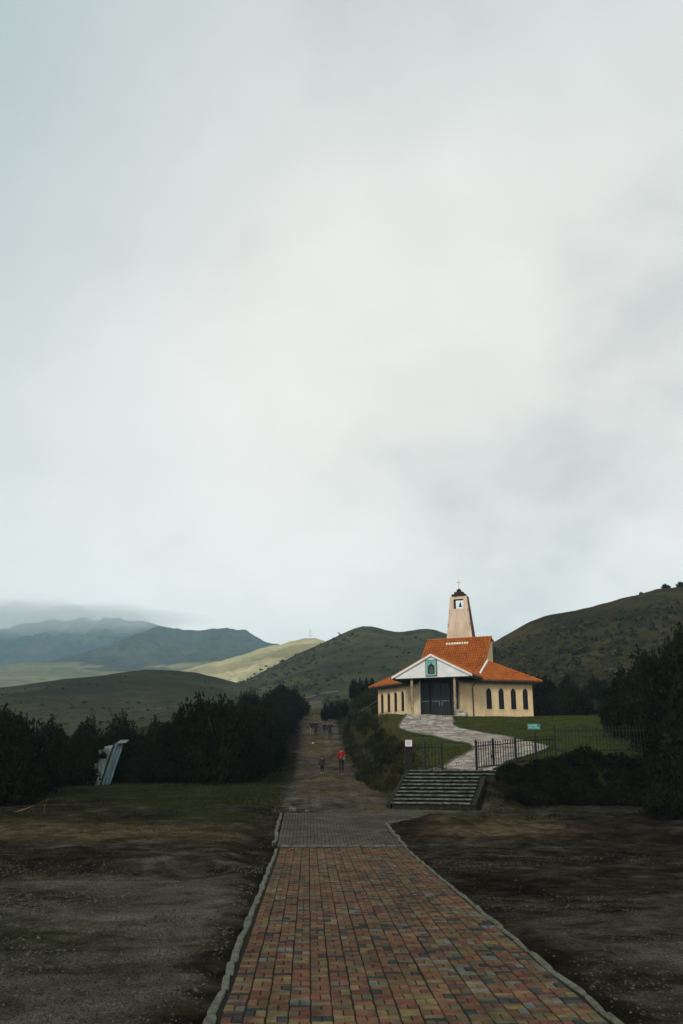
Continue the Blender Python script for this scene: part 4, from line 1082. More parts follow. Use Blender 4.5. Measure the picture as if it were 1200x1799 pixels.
while x < .85:
    w_ = .18; plank(x, x + w_ - .01, .02 + (x - .3) * .5, .06 + (x - .3) * .5, .03, 2.4, 'board', M['hutblue']); x += w_
b = MB(); b.hexa([hp_(-.95, .1, 0), hp_(.78, .3, 0), hp_(.78, 2.0, 0), hp_(-.95, 2.0, 0), hp_(-.95, .1, 1.95), hp_(.78, .3, 2.34), hp_(.78, 2.0, 2.3), hp_(-.95, 2.0, 1.95)]); b.build('inner_wall', M['riser'], hut)
b = MB(); n = 22
for i in range(n):
    a, c = .42 + .58 * i / n, .42 + .58 * (i + 1) / n; za, zc = (.03 if i % 2 else 0), (0 if i % 2 else .03)
    q = [hp_(a, -.3, 2.38 + .06 * a + za), hp_(c, -.3, 2.38 + .06 * c + zc), hp_(c, 2.2, 2.6 + .06 * c + zc), hp_(a, 2.2, 2.6 + .06 * a + za)]
    b.add(q + [(p[0], p[1], p[2] - .03) for p in q], [(0, 1, 2, 3), (7, 6, 5, 4), (0, 4, 5, 1)])
b.build('roof_sheet', M['tin'], hut)
b = MB()
for k in range(9):
    cx, cz = r_.uniform(-.9, .0), r_.uniform(.5, 1.2); pts = [hp_(cx + .12 * math.sin(t * 1.9 + k), -.036, cz + .035 * t) for t in range(5)]; b.tube(pts, .028, 4)
tag(b.build('blue_scrawl', M['hutblue'], hut), kind='stuff')

# yellow barrier tape
b = MB(); A_, B_ = Vector((-11.6, 30.2, 0.55)), Vector((-9.1, 33.8, 1.05)); n = 14; q = []
for i in range(n + 1):
    t = i / n; p = A_.lerp(B_, t) - Vector((0, 0, .25 * 4 * t * (1 - t))); tw_ = t * 5
    q += [p + Vector((0, .03 * math.sin(tw_), .026 * math.cos(tw_) + .006)), p - Vector((0, .03 * math.sin(tw_), .026 * math.cos(tw_) + .006)), p - Vector((.004, .03 * math.sin(tw_), .026 * math.cos(tw_) + .006)), p + Vector((-.004, .03 * math.sin(tw_), .026 * math.cos(tw_) + .006))]
for i in range(n): b.add([q[4 * i + k] for k in range(4)] + [q[4 * i + 4 + k] for k in range(4)], [(0, 1, 5, 4), (3, 7, 6, 2), (0, 4, 7, 3), (1, 2, 6, 5)])
tag(b.build('barrier_tape', M['yellow']), 'sagging yellow barrier tape tied to the bushes at the left edge', 'tape')
b = MB(); sx_, sy_ = -8.9, 32.6; sz = hz(sx_, sy_)
b.tube([(sx_, sy_, sz - .1), (sx_ + .03, sy_, sz + .25), (sx_ + .10, sy_, sz + .46)], [.014, .012, .007], 5); b.tube([(sx_ + .02, sy_, sz + .2), (sx_ - .06, sy_ + .03, sz + .33)], [.01, .005], 5)
tag(b.build('dry_stalk', M['straw']), 'dry straw coloured stalk standing near the barrier tape', 'stalk')
# ------------------------------------------------------------------ trees and bushes
def leaf_cloud(P, D, ln, wd, seed):
    """diamond leaves at P along D (n,3 each); ln, wd (n,) sizes -> V, F"""
    r = np.random.default_rng(seed); n = len(P)
    D = D / (np.linalg.norm(D, axis=1, keepdims=True) + 1e-9)
    Rr = r.normal(size=(n, 3)); side = np.cross(D, Rr); side /= (np.linalg.norm(side, axis=1, keepdims=True) + 1e-9)
    a = P - D * (ln / 2)[:, None]; b = P + D * (ln / 2)[:, None]; m = P + D * (ln * 0.05)[:, None]
    V = np.stack([a, m + side * (wd / 2)[:, None], b, m - side * (wd / 2)[:, None]], 1).reshape(-1, 3)
    F = np.arange(4 * n).reshape(n, 4)
    return V, F
def make_crown(name, seed, W, Hh, shoots, per, ln, wd, material, spread=0.14, topflat=1.4, zlow=0.04):
    r = np.random.default_rng(seed)
    u = np.sqrt(r.uniform(0, 1, shoots)); a = r.uniform(0, 2 * np.pi, shoots)
    lob = 1 + 0.22 * np.sin(a * 3 + seed) + 0.12 * np.sin(a * 5 + 2 * seed)
    tip = np.stack([u * np.cos(a) * W / 2 * lob, u * np.sin(a) * W / 2 * lob, Hh * (0.38 + 0.62 * (1 - u ** topflat)) * r.uniform(0.86, 1.03, shoots)], 1)
    base = tip.copy(); base[:, :2] *= (0.35 + 0.5 * u)[:, None]; base[:, 2] = Hh * (zlow + 0.12 * (1 - u) * r.uniform(0, 1, shoots))
    t = r.uniform(0.02, 1, (shoots, per)) ** 0.8
    ax = tip - base
    P = base[:, None, :] + ax[:, None, :] * t[..., None] + r.normal(size=(shoots, per, 3)) * (spread * W * (1.05 - 0.75 * t))[..., None] * np.array([0.6, 0.6, 0.45])
    D = ax[:, None, :] / np.linalg.norm(ax, axis=1)[:, None, None] + r.normal(size=(shoots, per, 3)) * 0.55
    P = P.reshape(-1, 3); D = D.reshape(-1, 3)
    P[:, 2] = np.maximum(P[:, 2], 0.02)
    n = len(P); s = r.uniform(0.6, 1.3, n)
    V, F = leaf_cloud(P, D, ln * s, wd * s, seed + 1)
    return np_mesh(name, V, F, material)
def make_trunk(seed, Hh, W, r0):
    b = MB(); r = random.Random(seed)
    pts = [(r.uniform(-.06, .06) * k * .4, r.uniform(-.06, .06) * k * .4, -.15 + (Hh * .62 + .15) * k / 5) for k in range(6)]
    b.tube(pts, [r0 * (1 - .14 * k) for k in range(6)], 7)
    for k in range(6):
        a = r.uniform(0, 6.28); z0 = Hh * r.uniform(.1, .4); q = pts[2]
        b.tube([(q[0] * .6, q[1] * .6, z0), (math.cos(a) * W * .16, math.sin(a) * W * .16, z0 + Hh * .16), (math.cos(a) * W * .30, math.sin(a) * W * .30, z0 + Hh * .38)], [r0 * .5, r0 * .34, r0 * .12], 5)
    return b.mesh('trunk', M['bark'])
TR = {}
TR['thicket'] = [(make_crown('crown', 100 + k, 3.3, 4.0, 140, 75, 0.22, 0.085, M['leafdark'], 0.10), make_trunk(100 + k, 4.0, 3.1, .11)) for k in range(4)]
TR['column'] = [(make_crown('crown', 200 + k, 1.5, 3.6, 42, 80, 0.22, 0.08, M['leafdark'], 0.13, 2.4), make_trunk(200 + k, 3.6, 1.5, .08)) for k in range(2)]
TR['bush'] = [(make_crown('crown', 300 + k, 1.9, 1.25, 70, 45, 0.17, 0.055, M['leafolive'], 0.11, 1.7, 0.0), make_trunk(300 + k, 1.25, 1.9, .045)) for k in range(3)]
TR['bank'] = [(make_crown('crown', 400 + k, 1.7, 1.0, 80, 40, 0.24, 0.035, M['leafbank'], 0.09, 1.5, 0.0), make_trunk(400 + k, 1.0, 1.7, .035)) for k in range(3)]
TR['darkbush'] = [(make_crown('crown', 500 + k, 2.1, 1.5, 80, 50, 0.19, 0.07, M['leafdark'], 0.11, 1.7, 0.0), make_trunk(500 + k, 1.5, 2.1, .05)) for k in range(3)]
tr_r = random.Random(21)
def plant(kind, name, label, cat, group, x, y, sc, zs=1.0, z=None):
    crown, trunk = tr_r.choice(TR[kind])
    root = empty(name, (x, y, (hz(x, y) if z is None else z) - 0.05), tr_r.uniform(0, 6.28))
    root.scale = (sc * tr_r.uniform(.9, 1.12), sc * tr_r.uniform(.9, 1.12), sc * zs)
    tag(root, label, cat, group)
    link('crown', crown, root); link('trunk', trunk, root)
    return root
# row along the left of the road
y = 49.5
while y < 113:
    t = (y - 49.5) / 63; x = -4.3 + 0.9 * t
    plant('thicket', 'dense_tree', 'dense dark tree in the row lining the left side of the dirt road', 'tree', 'trees along the left of the road', x + tr_r.uniform(-.4, .3), y, 1.0 + .12 * t, 1.16 + tr_r.uniform(-.08, .12))
    if y < 100: plant('thicket', 'dense_tree', 'dense dark tree in the row lining the left side of the dirt road', 'tree', 'trees along the left of the road', x - 2.3 + tr_r.uniform(-.4, .4), y + 2, 1.05, 1.16 + tr_r.uniform(-.08, .12))
    y += 3.3
for x, y, s in ((-2.5, 117, 1.05), (-1.9, 122.5, 1.0), (-3.6, 121, 1.15)):
    plant('thicket', 'dense_tree', 'dense dark tree at the far end of the row where the road tops out', 'tree', 'trees at the crest of the road', x, y, s, 1.05)
# hedge of trees behind the field
x = -6.4
while x > -22:
    plant('thicket', 'dense_tree', 'dark tree in the low line behind the grass field', 'tree', 'trees behind the grass field', x, 53.5 + tr_r.uniform(-1, 1.2) + max(0, -x - 13) * .1, .98, .90 + tr_r.uniform(-.07, .07))
    plant('thicket', 'dense_tree', 'dark tree in the low line behind the grass field', 'tree', 'trees behind the grass field', x - .8, 57.5 + tr_r.uniform(-1, 1), 1.0, 1.0 + tr_r.uniform(-.07, .07))
    x -= 2.1
# thicket at the left edge
for x, y, s, zs in ((-14.0, 46.3, .9, 1.05), (-14.4, 44.5, 1.0, 1.05), (-13.4, 42.0, 1.0, 1.0), (-16.6, 44.0, 1.1, 1.0), (-15.3, 41, 1.0, 1.0), (-12.6, 38.6, .95, .95), (-14.6, 37.6, 1.0, 1.0),
                    (-17.6, 40, 1.1, 1.05), (-11.2, 35.6, .72, .85), (-13.0, 34.6, .85, .9), (-16.8, 36.5, 1.05, 1.0), (-12.0, 41.5, .8, .9), (-19, 47, 1.1, 1.0), (-17, 47.5, 1.05, .98), (-15.2, 33.2, .8, .9), (-21, 43, 1.1, 1.05)):
    plant('thicket', 'dense_tree', 'dark tree in the thicket between the hut and the left edge', 'tree', 'thicket at the left edge', x, y, s, zs)
for x, y, s in ((-13.5, 48.2, 1.25), (-9.3, 51.0, .9), (-13.9, 47.6, 1.2), (-12.35, 48.5, 1.15), (-12.1, 48.9, 1.0), (-12.7, 48.8, 1.3)):
    plant('darkbush', 'dark_bush', 'dark leafy bush growing over the leaning hut', 'bush', 'bushes around the hut', x, y, s, 1.35)
for sx_, sz_, sc_ in ((-11.55, .85, (.36, .26, .9)), (-11.15, 1.15, (.30, .24, .75)), (-10.62, 1.35, (.20, .2, .26)), (-11.0, 1.8, (.42, .28, .42))):
    b = empty('leafy_spray', (sx_, 49.15, hz(sx_, 49.2) + sz_), tr_r.uniform(-.3, .3)); b.scale = sc_; tag(b, 'leafy spray hanging across the upper boards of the leaning hut', 'branch', 'sprays over the hut'); link('crown', tr_r.choice(TR['darkbush'])[0], b)
# thicket at the right edge
for x, y, s, zs in ((14.7, 33.4, .62, .9), (15.9, 36.8, 1.0, 1.2), (15.6, 33.0, 1.0, 1.25), (17.0, 35.0, 1.2, 1.4), (16.9, 38.5, 1.2, 1.4), (15.9, 39.4, .7, .95), (18.5, 33.2, 1.2, 1.5), (18.8, 37.5, 1.25, 1.5), (15.9, 41.5, 1.0, 1.2),
                    (17.6, 43.5, 1.1, 1.3), (19.5, 46, 1.2, 1.3), (16.2, 30.4, .8, .9), (18.4, 29.6, 1.0, 1.1), (21, 40, 1.3, 1.5), (20.8, 35, 1.3, 1.5), (19, 51, 1.1, 1.1), (20.5, 56, 1.15, 1.1), (17.3, 48.5, .95, 1.0)):
    plant('thicket', 'dense_tree', 'tall dark tree in the thicket at the right edge of the lawn', 'tree', 'thicket at the right edge', x, y, s, zs)
for k in range(72):
    x = tr_r.uniform(7.9, 14.8); y = float(yfence(x)) - tr_r.uniform(.7, 3.6) - 3.6 * max(0, x - 10) / 4.8 * tr_r.random()
    if float(in_steps(x, y, .8)) > 0.02: continue
    plant('darkbush', 'dark_bush', 'dark low bush on the bank under the iron fence', 'bush', 'bushes on the bank under the fence', x, y, tr_r.uniform(.42, .68) * (1 + .05 * (x - 8)), .62)
for k in range(16):
    x = tr_r.uniform(12.2, 18.5); y = tr_r.uniform(29.0, 34.5)
    if y < 32.5 and x < 13.6: continue
    plant('darkbush', 'dark_bush', 'dark bush at the front of the thicket at the right edge', 'bush', 'front of the right thicket', x, y, tr_r.uniform(.8, 1.35), 1.0)
# bank between road and lawn
yb = 36.6
while yb < 104:
    for k in range(2):
        x = 3.75 + .010 * max(0, yb - 55) + k * .85 + tr_r.uniform(-.3, .3)
        if float(in_steps(x, yb, .7)) < 0.02 and not (yb < 40.5 and x > 4.0):
            kd = 'bank' if tr_r.random() < .62 else 'bush'
            plant(kd, 'bank_bush', 'shaggy olive bush on the bank between the dirt road and the lawn', 'bush', 'bushes on the road bank', x, yb + tr_r.uniform(-.4, .4), tr_r.uniform(.55, .9) * (.75 if yb > 58 else 1), 1.0)
    yb += 1.9
for k in range(16):
    x, y = tr_r.uniform(4.6, 7.5), tr_r.uniform(76, 102)
    plant('bush', 'bank_bush', 'rough bush on the slope left of the church', 'bush', 'bushes left of the church', x, y, tr_r.uniform(.7, 1.2), 1.0)
for px, d, s in ((572, 117, .75), (583, 119, .8), (594, 120, .85), (606, 117, .7), (622, 118, .95), (634, 116, .85), (645, 119, .9), (655, 115, .9)):
    plant('column', 'upright_shrub', 'upright dark shrub beyond the bank right of the dirt road', 'shrub', 'upright shrubs beyond the road', sight(px, 1250, d)[0], d, s, .85)
def on_hill(Vh, x, y):
    i = np.argmin((Vh[:, 0] - x) ** 2 + (Vh[:, 1] - y) ** 2); return float(Vh[i, 2])
for px, d, s in ((986, 97, .95), (997, 98, 1.15), (1008, 97, .9), (1028, 99, .8), (1041, 98, 1.1), (1054, 99, .85), (1067, 97, .8), (1080, 104, 1.0), (1100, 100, .9)):
    x = sight(px, 1210, d)[0]
    plant('column', 'upright_shrub', 'upright dark shrub on the slope to the right of the church', 'shrub', 'upright shrubs right of the church', x, d, s, 1.0, z=on_hill(HR, x, d))
for k in range(24):
    x, y = tr_r.uniform(20, 33), tr_r.uniform(74, 90)
    plant('darkbush', 'dark_bush', 'dark bush in the hedge behind the right end of the lawn', 'bush', 'hedge behind the lawn', x, y, tr_r.uniform(.85, 1.5), 1.1, z=max(hz(x, y), on_hill(HR, x, y)))
for px, s in ((1163, .75), (1172, .55), (1190, .85), (1199, .9), (1122, .4)):
    x = sight(px, 1035, 228)[0]; q = ridge_top(HR, x, 1.2); x = q[0]
    plant('darkbush', 'ridge_tree', 'small wind-bent tree on the skyline of the right-hand hill', 'tree', 'trees on the right-hand skyline', x, q[1] - .3, s * 1.1, 1.1, z=q[2] - .1)

# scrub on the hillsides: nobody could count it
def scrub(name, label, Vh, n, rmin, rmax, seed, thr, leaf, material, ymax):
    r = np.random.default_rng(seed); pool = Vh[(Vh[:, 1] < ymax) & (Vh[:, 1] > Vh[:, 1].min() + 4)]
    # weight by area seen: nearer rows are denser in the grid already
    idx = r.integers(0, len(pool), n * 4); P = pool[idx] + r.normal(size=(n * 4, 3)) * np.array([1.5, 1.0, 0])
    k = fbm(P[:, 0] * 0.03, P[:, 1] * 0.03, seed, 4) + 0.5 * fbm(P[:, 0] * .15, P[:, 1] * .15, seed + 5, 3) > thr
    P = P[k][:n]; m = len(P); rad = rmin + (rmax - rmin) * r.uniform(0, 1, m) ** 2.2
    L_ = 22
    Q = r.normal(size=(m, L_, 3)); Q /= np.linalg.norm(Q, axis=2, keepdims=True); Q[..., 2] = np.abs(Q[..., 2]) * 0.8
    Pt = P[:, None, :] + Q * rad[:, None, None] * r.uniform(.5, 1.0, (m, L_, 1))
    V, F = leaf_cloud(Pt.reshape(-1, 3), (Q + r.normal(size=Q.shape) * .5).reshape(-1, 3), np.repeat(rad * leaf, L_), np.repeat(rad * leaf * .62, L_), seed + 1)
    return tag(link(name, np_mesh(name, V, F, material)), label, kind='stuff')
scrub('scrub', 'scrub and tussocks covering the hillside behind the church', HR, 7500, .22, 1.15, 71, -0.14, .95, M['leafhill'], 214)
scrub('scrub', 'dark shrubs dotted over the rounded hill', HM, 2600, .3, 1.0, 73, -0.02, 1.0, M['leafhill'], 452)
scrub('scrub', 'dark shrubs dotted over the low green hill', HL, 1000, .2, 0.7, 75, 0.0, 1.0, M['leafhill'], 332)

# ------------------------------------------------------------------ grass, weeds and gravel
def blades(P, hgt, wid, lean_, seed):
    r = np.random.default_rng(seed); n = len(P); a = r.uniform(0, 2 * np.pi, n)
    sd = np.stack([np.cos(a), np.sin(a), np.zeros(n)], 1) * (wid / 2)[:, None]
    b = a + r.uniform(.6, 2.4, n)
    tip = P + np.stack([np.cos(b) * lean_ * hgt, np.sin(b) * lean_ * hgt, hgt], 1)
    return np.stack([P - sd, P + sd, tip], 1).reshape(-1, 3), np.arange(3 * n).reshape(n, 3)
gr_r = np.random.default_rng(9)
def spots(n, x0, x1, y0, y1, mask=None):  # scattered points on the ground
    x = gr_r.uniform(x0, x1, n); y = gr_r.uniform(y0, y1, n)
    if mask is not None:
        k = mask(x, y) > gr_r.uniform(0, 1, n); x, y = x[k], y[k]
    return np.stack([x, y, H(x, y) - 0.01], 1)
Vs, Fs, off = [], [], 0
def push(V, F):
    global off
    Vs.append(V); Fs.append(F + off); off += len(V)
def pnoise(x, y, s, t, seed): return S(t - .08, t + .08, fbm(x * s, y * s, seed, 4))
P = spots(28000, -4.6, -1.0, 30, 84, lambda x, y: S(30, 37, y + 16 * fbm(x * .5, y * .4, 47, 3)) * (.25 + pnoise(x, y, .5, .02, 3))); push(*blades(P, gr_r.uniform(.05, .17, len(P)), gr_r.uniform(.012, .03, len(P)), gr_r.uniform(0, .7, len(P)), 1))
P = spots(17000, -16, -3.0, 24, 50, lambda x, y: S(27, 40, y + 26 * fbm(x * .22, y * .35, 44, 4)) * (.2 + pnoise(x, y, .4, .0, 4))); push(*blades(P, gr_r.uniform(.05, .15, len(P)), gr_r.uniform(.015, .03, len(P)), gr_r.uniform(0, .6, len(P)), 2))
P = spots(26000, -7.5, -0.95, 7, 21, lambda x, y: pnoise(x, y, .55, .06, 6) * .9); push(*blades(P, gr_r.uniform(.015, .05, len(P)), gr_r.uniform(.008, .018, len(P)), gr_r.uniform(.3, 1.4, len(P)), 3))
P = spots(1500, -1.3, -0.92, 7, 34, lambda x, y: pnoise(x, y, .7, .06, 12)); push(*blades(P, gr_r.uniform(.015, .05, len(P)), gr_r.uniform(.008, .016, len(P)), gr_r.uniform(.3, 1.2, len(P)), 13))
P = spots(9000, -9, -1, 20, 34, lambda x, y: pnoise(x, y, .4, .06, 7)); push(*blades(P, gr_r.uniform(.03, .10, len(P)), gr_r.uniform(.012, .02, len(P)), gr_r.uniform(.2, 1.0, len(P)), 4))
P = spots(12000, 4.8, 16, 37, 41.5, lambda x, y: .5 + 0 * x); P = P[in_steps(P[:, 0], P[:, 1], .4) < .01]; push(*blades(P, gr_r.uniform(.06, .2, len(P)), gr_r.uniform(.015, .03, len(P)), gr_r.uniform(.1, .8, len(P)), 5))
P = spots(30000, 4.8, 22, 40, 82, lambda x, y: .4 + pnoise(x, y, .3, .0, 19)); WKP = np.array([walk_pt(t, u) for t in np.linspace(0, 1, 120) for u in (.08, .3, .5, .7, .92)]); P = P[[float(np.min((WKP[:, 0] - p[0]) ** 2 + (WKP[:, 1] - p[1]) ** 2)) > .16 for p in P]]
P[:, 2] += .05; push(*blades(P, gr_r.uniform(.03, .10, len(P)), gr_r.uniform(.02, .04, len(P)), gr_r.uniform(.1, 1.0, len(P)), 15))
tag(link('grass', np_mesh('grass', np.concatenate(Vs), np.concatenate(Fs), M['blade'])), 'short green grass and weeds in patches over the soil and verges', kind='stuff')
Vs, Fs, off = [], [], 0
P = spots(22000, 3.0, 6.2, 34.6, 100, lambda x, y: S(3.1, 3.6, x) * (1 - S(5.0, 6.2, x)) * .95)
P = P[in_steps(P[:, 0], P[:, 1], .4) < .01]
push(*blades(P, gr_r.uniform(.15, .5, len(P)), gr_r.uniform(.012, .03, len(P)), gr_r.uniform(.2, 1.0, len(P)), 6))
P = spots(7000, 3.2, 9.5, 31.5, 36.5, lambda x, y: pnoise(x, y, .6, .03, 8) * (1 - paved(x, y))); P = P[in_steps(P[:, 0], P[:, 1], .3) < .01]; push(*blades(P, gr_r.uniform(.03, .10, len(P)), gr_r.uniform(.01, .02, len(P)), gr_r.uniform(.3, 1.2, len(P)), 7))
P = spots(9000, -9, 9, 125, 190); push(*blades(P, gr_r.uniform(.2, .6, len(P)), gr_r.uniform(.05, .12, len(P)), gr_r.uniform(.2, .8, len(P)), 8))
tag(link('grass', np_mesh('grass', np.concatenate(Vs), np.concatenate(Fs), M['straw'])), 'long straw tinted grass on the road bank and crest', kind='stuff')

OCT = np.array([[1, 0, 0], [0, 1, 0], [-1, 0, 0], [0, -1, 0], [0, 0, 1]], float); OF = np.array([[0, 1, 4], [1, 2, 4], [2, 3, 4], [3, 0, 4]])
def pebbles(P, s, seed):
    r = np.random.default_rng(seed); n = len(P); a = r.uniform(0, 6.28, n)
    K = OCT[None] * (s[:, None, None] * r.uniform(.6, 1.3, (n, 5, 1))) * np.array([1.2, .85, .7])
    P = P + np.array([0, 0, .008])
    x = K[..., 0] * np.cos(a)[:, None] - K[..., 1] * np.sin(a)[:, None]; y = K[..., 0] * np.sin(a)[:, None] + K[..., 1] * np.cos(a)[:, None]
    V = np.stack([x, y, K[..., 2]], -1) + P[:, None, :]
    F = OF[None] + (np.arange(n) * 5)[:, None, None]
    return V.reshape(-1, 3), F.reshape(-1, 3)
Vs, Fs, off = [], [], 0
P = spots(46000, -8, -0.98, 7, 22, lambda x, y: .12 + .88 * pnoise(x, y, .6, -.02, 16)); push(*pebbles(P, (.004 + .026 * gr_r.uniform(0, 1, len(P)) ** 2.5) * (1 + .9 * (gr_r.uniform(0, 1, len(P)) > .97)), 1))
P = spots(34000, 2.8, 9.5, 7, 24, lambda x, y: .05 + .5 * pnoise(x, y, .5, .05, 17)); push(*pebbles(P, gr_r.uniform(.006, .020, len(P)) * (1 + .9 * (gr_r.uniform(0, 1, len(P)) > .98)), 2))
P = spots(5000, -8, 9, 22, 34, lambda x, y: (1 - paved(x, y)) * .5); push(*pebbles(P, gr_r.uniform(.006, .03, len(P)), 3))
P = spots(9000, -1.3, 3.6, 33.6, 110, lambda x, y: np.clip(1.2 - (y - 34) / 70, .1, 1)); P[:, 2] += .03; push(*pebbles(P, gr_r.uniform(.008, .045, len(P)) * (1 + 1.0 * (gr_r.uniform(0, 1, len(P)) > .97)), 4))
tag(link('gravel', np_mesh('gravel', np.concatenate(Vs), np.concatenate(Fs), M['pebble'])), 'loose gravel and pebbles strewn over the soil and the dirt road', kind='stuff')
for k, (x, y, s, lb) in enumerate(((-0.55, 34.3, .16, 'pale loose stone lying where the grey paving ends'), (-0.05, 34.2, .10, 'small stone lying just beyond the end of the grey paving'), (3.35, 37.6, .13, 'loose stone at the foot of the bank beside the steps'))):
    me_ = rough_stone(s * 1.6, s, s * .8, 70 + k); me_.materials.append(M['stone']); o = tag(link('loose_stone', me_), lb, 'stone'); o.location = (x, y, hz(x, y) + .01); o.rotation_euler = (0, 0, k * 1.1)
b = MB(); lx, ly = (549 - 542) / 1600 * 92, 92.0; lz = hz(lx, ly) + .06
b.add([(-.12, -.08, 0), (.13, -.1, .02), (.15, .09, .0), (.0, .04, .10), (-.1, .1, .02), (0.02, 0, -.03)], [(0, 1, 3), (1, 2, 3), (2, 4, 3), (4, 0, 3), (1, 0, 5), (2, 1, 5), (4, 2, 5), (0, 4, 5)])
o = tag(b.build('paper_litter', M['litter']), 'scrap of white paper lying on the dirt road', 'litter'); o.location = (lx, ly, lz)

# ------------------------------------------------------------------ people on the road
SKIN = mat('skin', (0.30, 0.17, 0.11), 0.6); HAIR = mat('hair_black', (0.010, 0.008, 0.007), 0.6); SHOE = mat('shoe_black', (0.015, 0.014, 0.014), 0.6)
def cloth(n, c): return mat(n, c, 0.9, var=0.35, vscale=9, spec=0.1)
def person(label, x, y, h, rz, top_c, leg_c, leg_split=(0.47, 0.05), stride=0.05, hands='down', skirt=False, bare=None, hair_h=0.0):
    tmp = bpy.data.meshes.new('p'); V = []; Ed = []; Rd = []
    def vert(p, r): V.append((p[0] * h, p[1] * h, p[2] * h)); Rd.append((r[0] * h, r[1] * h) if isinstance(r, tuple) else (r * h, r * h)); return len(V) - 1
    def chain(i, pts):
        for p, r in pts: j = vert(p, r); Ed.append((i, j)); i = j
        return i
    pel = vert((0, 0, .53), (.085, .062))
    chest = chain(pel, [((0, 0, .62), (.078, .056)), ((0, 0, .70), (.090, .062)), ((0, -.005, .775), (.088, .058))])
    head = chain(chest, [((0, 0, .835), .034), ((0, .005, .875), .042), ((0, .008, .925), (.050, .056)), ((0, .0, .968), .040)])
    nose = chain(head - 1, [((0, .066, .915), .008)])
    for s in (-1, 1):
        chain(head - 1, [((s * .056, .002, .918), .010)])                       # ears
        if hands == 'down': el, wr, hd = (s * .150, -.015, .635), (s * .158, .030, .50), (s * .156, .042, .455)
        elif hands == 'hips': el, wr, hd = (s * .175, -.03, .655), (s * .125, .05, .575), (s * .09, .075, .56)
        elif hands == 'out': el, wr, hd = (s * .175, .0, .66), ((.24 if s < 0 else .158) * s, .05, .60 if s < 0 else .50), ((.27 if s < 0 else .156) * s, .07, .575 if s < 0 else .455)
        elif hands == 'hug': el, wr, hd = (s * .16, .0, .67 + .06 * (s > 0)), (s * (.24 if s > 0 else .155), .0, .70 if s > 0 else .5), (s * (.275 if s > 0 else .155), .0, .69 if s > 0 else .455)
        sh = chain(chest, [((s * .105, -.005, .80), .040)])
        e = chain(sh, [(((s * .125), -.01, .72), .036), (el, .031), (tuple((Vector(el) + Vector(wr)) / 2), .028), (wr, .019)])
        d = (Vector(hd) - Vector(wr)).normalized(); pm = chain(e, [(hd, (.020, .013))])
        side = Vector((0, 1, 0)) if abs(d.z) > .6 else Vector((0, 0, 1)); side = (side - d * side.dot(d)).normalized()
        for f, L_ in ((-1.5, .034), (-.5, .041), (.5, .039), (1.5, .030)):
            b0 = Vector(hd) + side * f * .0075
            chain(pm, [(tuple(b0 + d * .018), .0052), (tuple(b0 + d * (.018 + L_ * .55) + Vector((0, .004, 0))), .005), (tuple(b0 + d * (.018 + L_) + Vector((0, .011, 0))), .0042)])
        chain(pm, [(tuple(Vector(wr).lerp(Vector(hd), .6) + side * .022), .006), (tuple(Vector(hd) + side * .026 + d * .014), .005)])
        fy = stride * s
        hip = chain(pel, [((s * .050, 0, .495), .056)])
        chain(hip, [((s * .055, fy * .55, .39), .053), ((s * .055, fy * .9 + .012, .275), .040), ((s * .055, fy * 1.05 - .015, .175), .038), ((s * .055, fy * 1.3 - .02, .055), .024), ((s * .056, fy * 1.3 + .025, .022), .024), ((s * .060, fy * 1.3 + .085, .018), (.026, .017))])
    tmp.from_pydata(V, Ed, []); o = bpy.data.objects.new('tmp', tmp); COL.objects.link(o)
    sk = o.modifiers.new('s', 'SKIN'); o.data.skin_vertices[0].data.foreach_set('radius', [c for p in Rd for c in p]); o.data.skin_vertices[0].data[0].use_root = True
    su = o.modifiers.new('d', 'SUBSURF'); su.levels = 1; su.render_levels = 1
    me_ = bpy.data.meshes.new_from_object(o.evaluated_get(bpy.context.evaluated_depsgraph_get()))
    bpy.data.objects.remove(o)
    me_.name = 'person'; me_.materials.clear()
    for m_ in (top_c, leg_c, SKIN, SHOE): me_.materials.append(m_)
    for p in me_.polygons:
        c = p.center / h; m_ = 0
        if c.z < .045: m_ = 3
        elif c.z < leg_split[0] and abs(c.x) < .13: m_ = 1
        if bare and bare[0] < c.z < bare[1] and abs(c.x) < .12: m_ = 2
        if c.z > .835: m_ = 2
        for s in (-1, 1):
            pass
        if abs(c.x) > .135 and c.z < .49 and hands in ('down',): m_ = 2
        p.material_index = m_; p.use_smooth = True
    ob = link('person', me_); ob.location = (x, y, hz(x, y) + .035); ob.rotation_euler = (0, 0, rz); tag(ob, label, 'person', 'people walking on the dirt road')
    hm = MB(); n = 12; rings = 7
    for i in range(rings + 1):
        ph = math.pi * (.02 + .60 * i / rings)
        for k in range(n):
            a = 2 * math.pi * k / n; back = max(0.0, -math.sin(a)); cut = .62 if math.sin(a) > .45 else 1.0
            p2 = ph * cut; rr = .060 * math.sin(p2)
            hm.v.append((rr * math.cos(a) * h, (rr * 1.12 * math.sin(a) + .003) * h, (.925 + .062 * math.cos(p2) - hair_h * back * max(0, i - 4) * .03) * h))
    for i in range(rings):
        for k in range(n): hm.f.append((i * n + k, (i + 1) * n + k, (i + 1) * n + (k + 1) % n, i * n + (k + 1) % n)); hm.m.append(0)
    hm.f.append(tuple(range(n))); hm.m.append(0)
    hm.build('hair', HAIR, ob, smooth=True)
    return ob
c_red = cloth('jacket_red', (0.36, 0.030, 0.035)); c_dark = cloth('cloth_dark', (0.020, 0.020, 0.024)); c_plum = cloth('jacket_plum', (0.045, 0.022, 0.032)); c_jean = cloth('jeans_blue', (0.045, 0.095, 0.16)); c_khaki = cloth('trousers_pale', (0.17, 0.15, 0.075)); c_navy = cloth('jacket_navy', (0.020, 0.022, 0.035)); c_olive = cloth('trousers_olive', (0.06, 0.055, 0.03))
person('person in a bright red jacket and dark trousers seen from behind, arms bent', 2.30, 66.0, 1.74, 0.05, c_red, c_dark, (.56, 0), .012, 'hips')
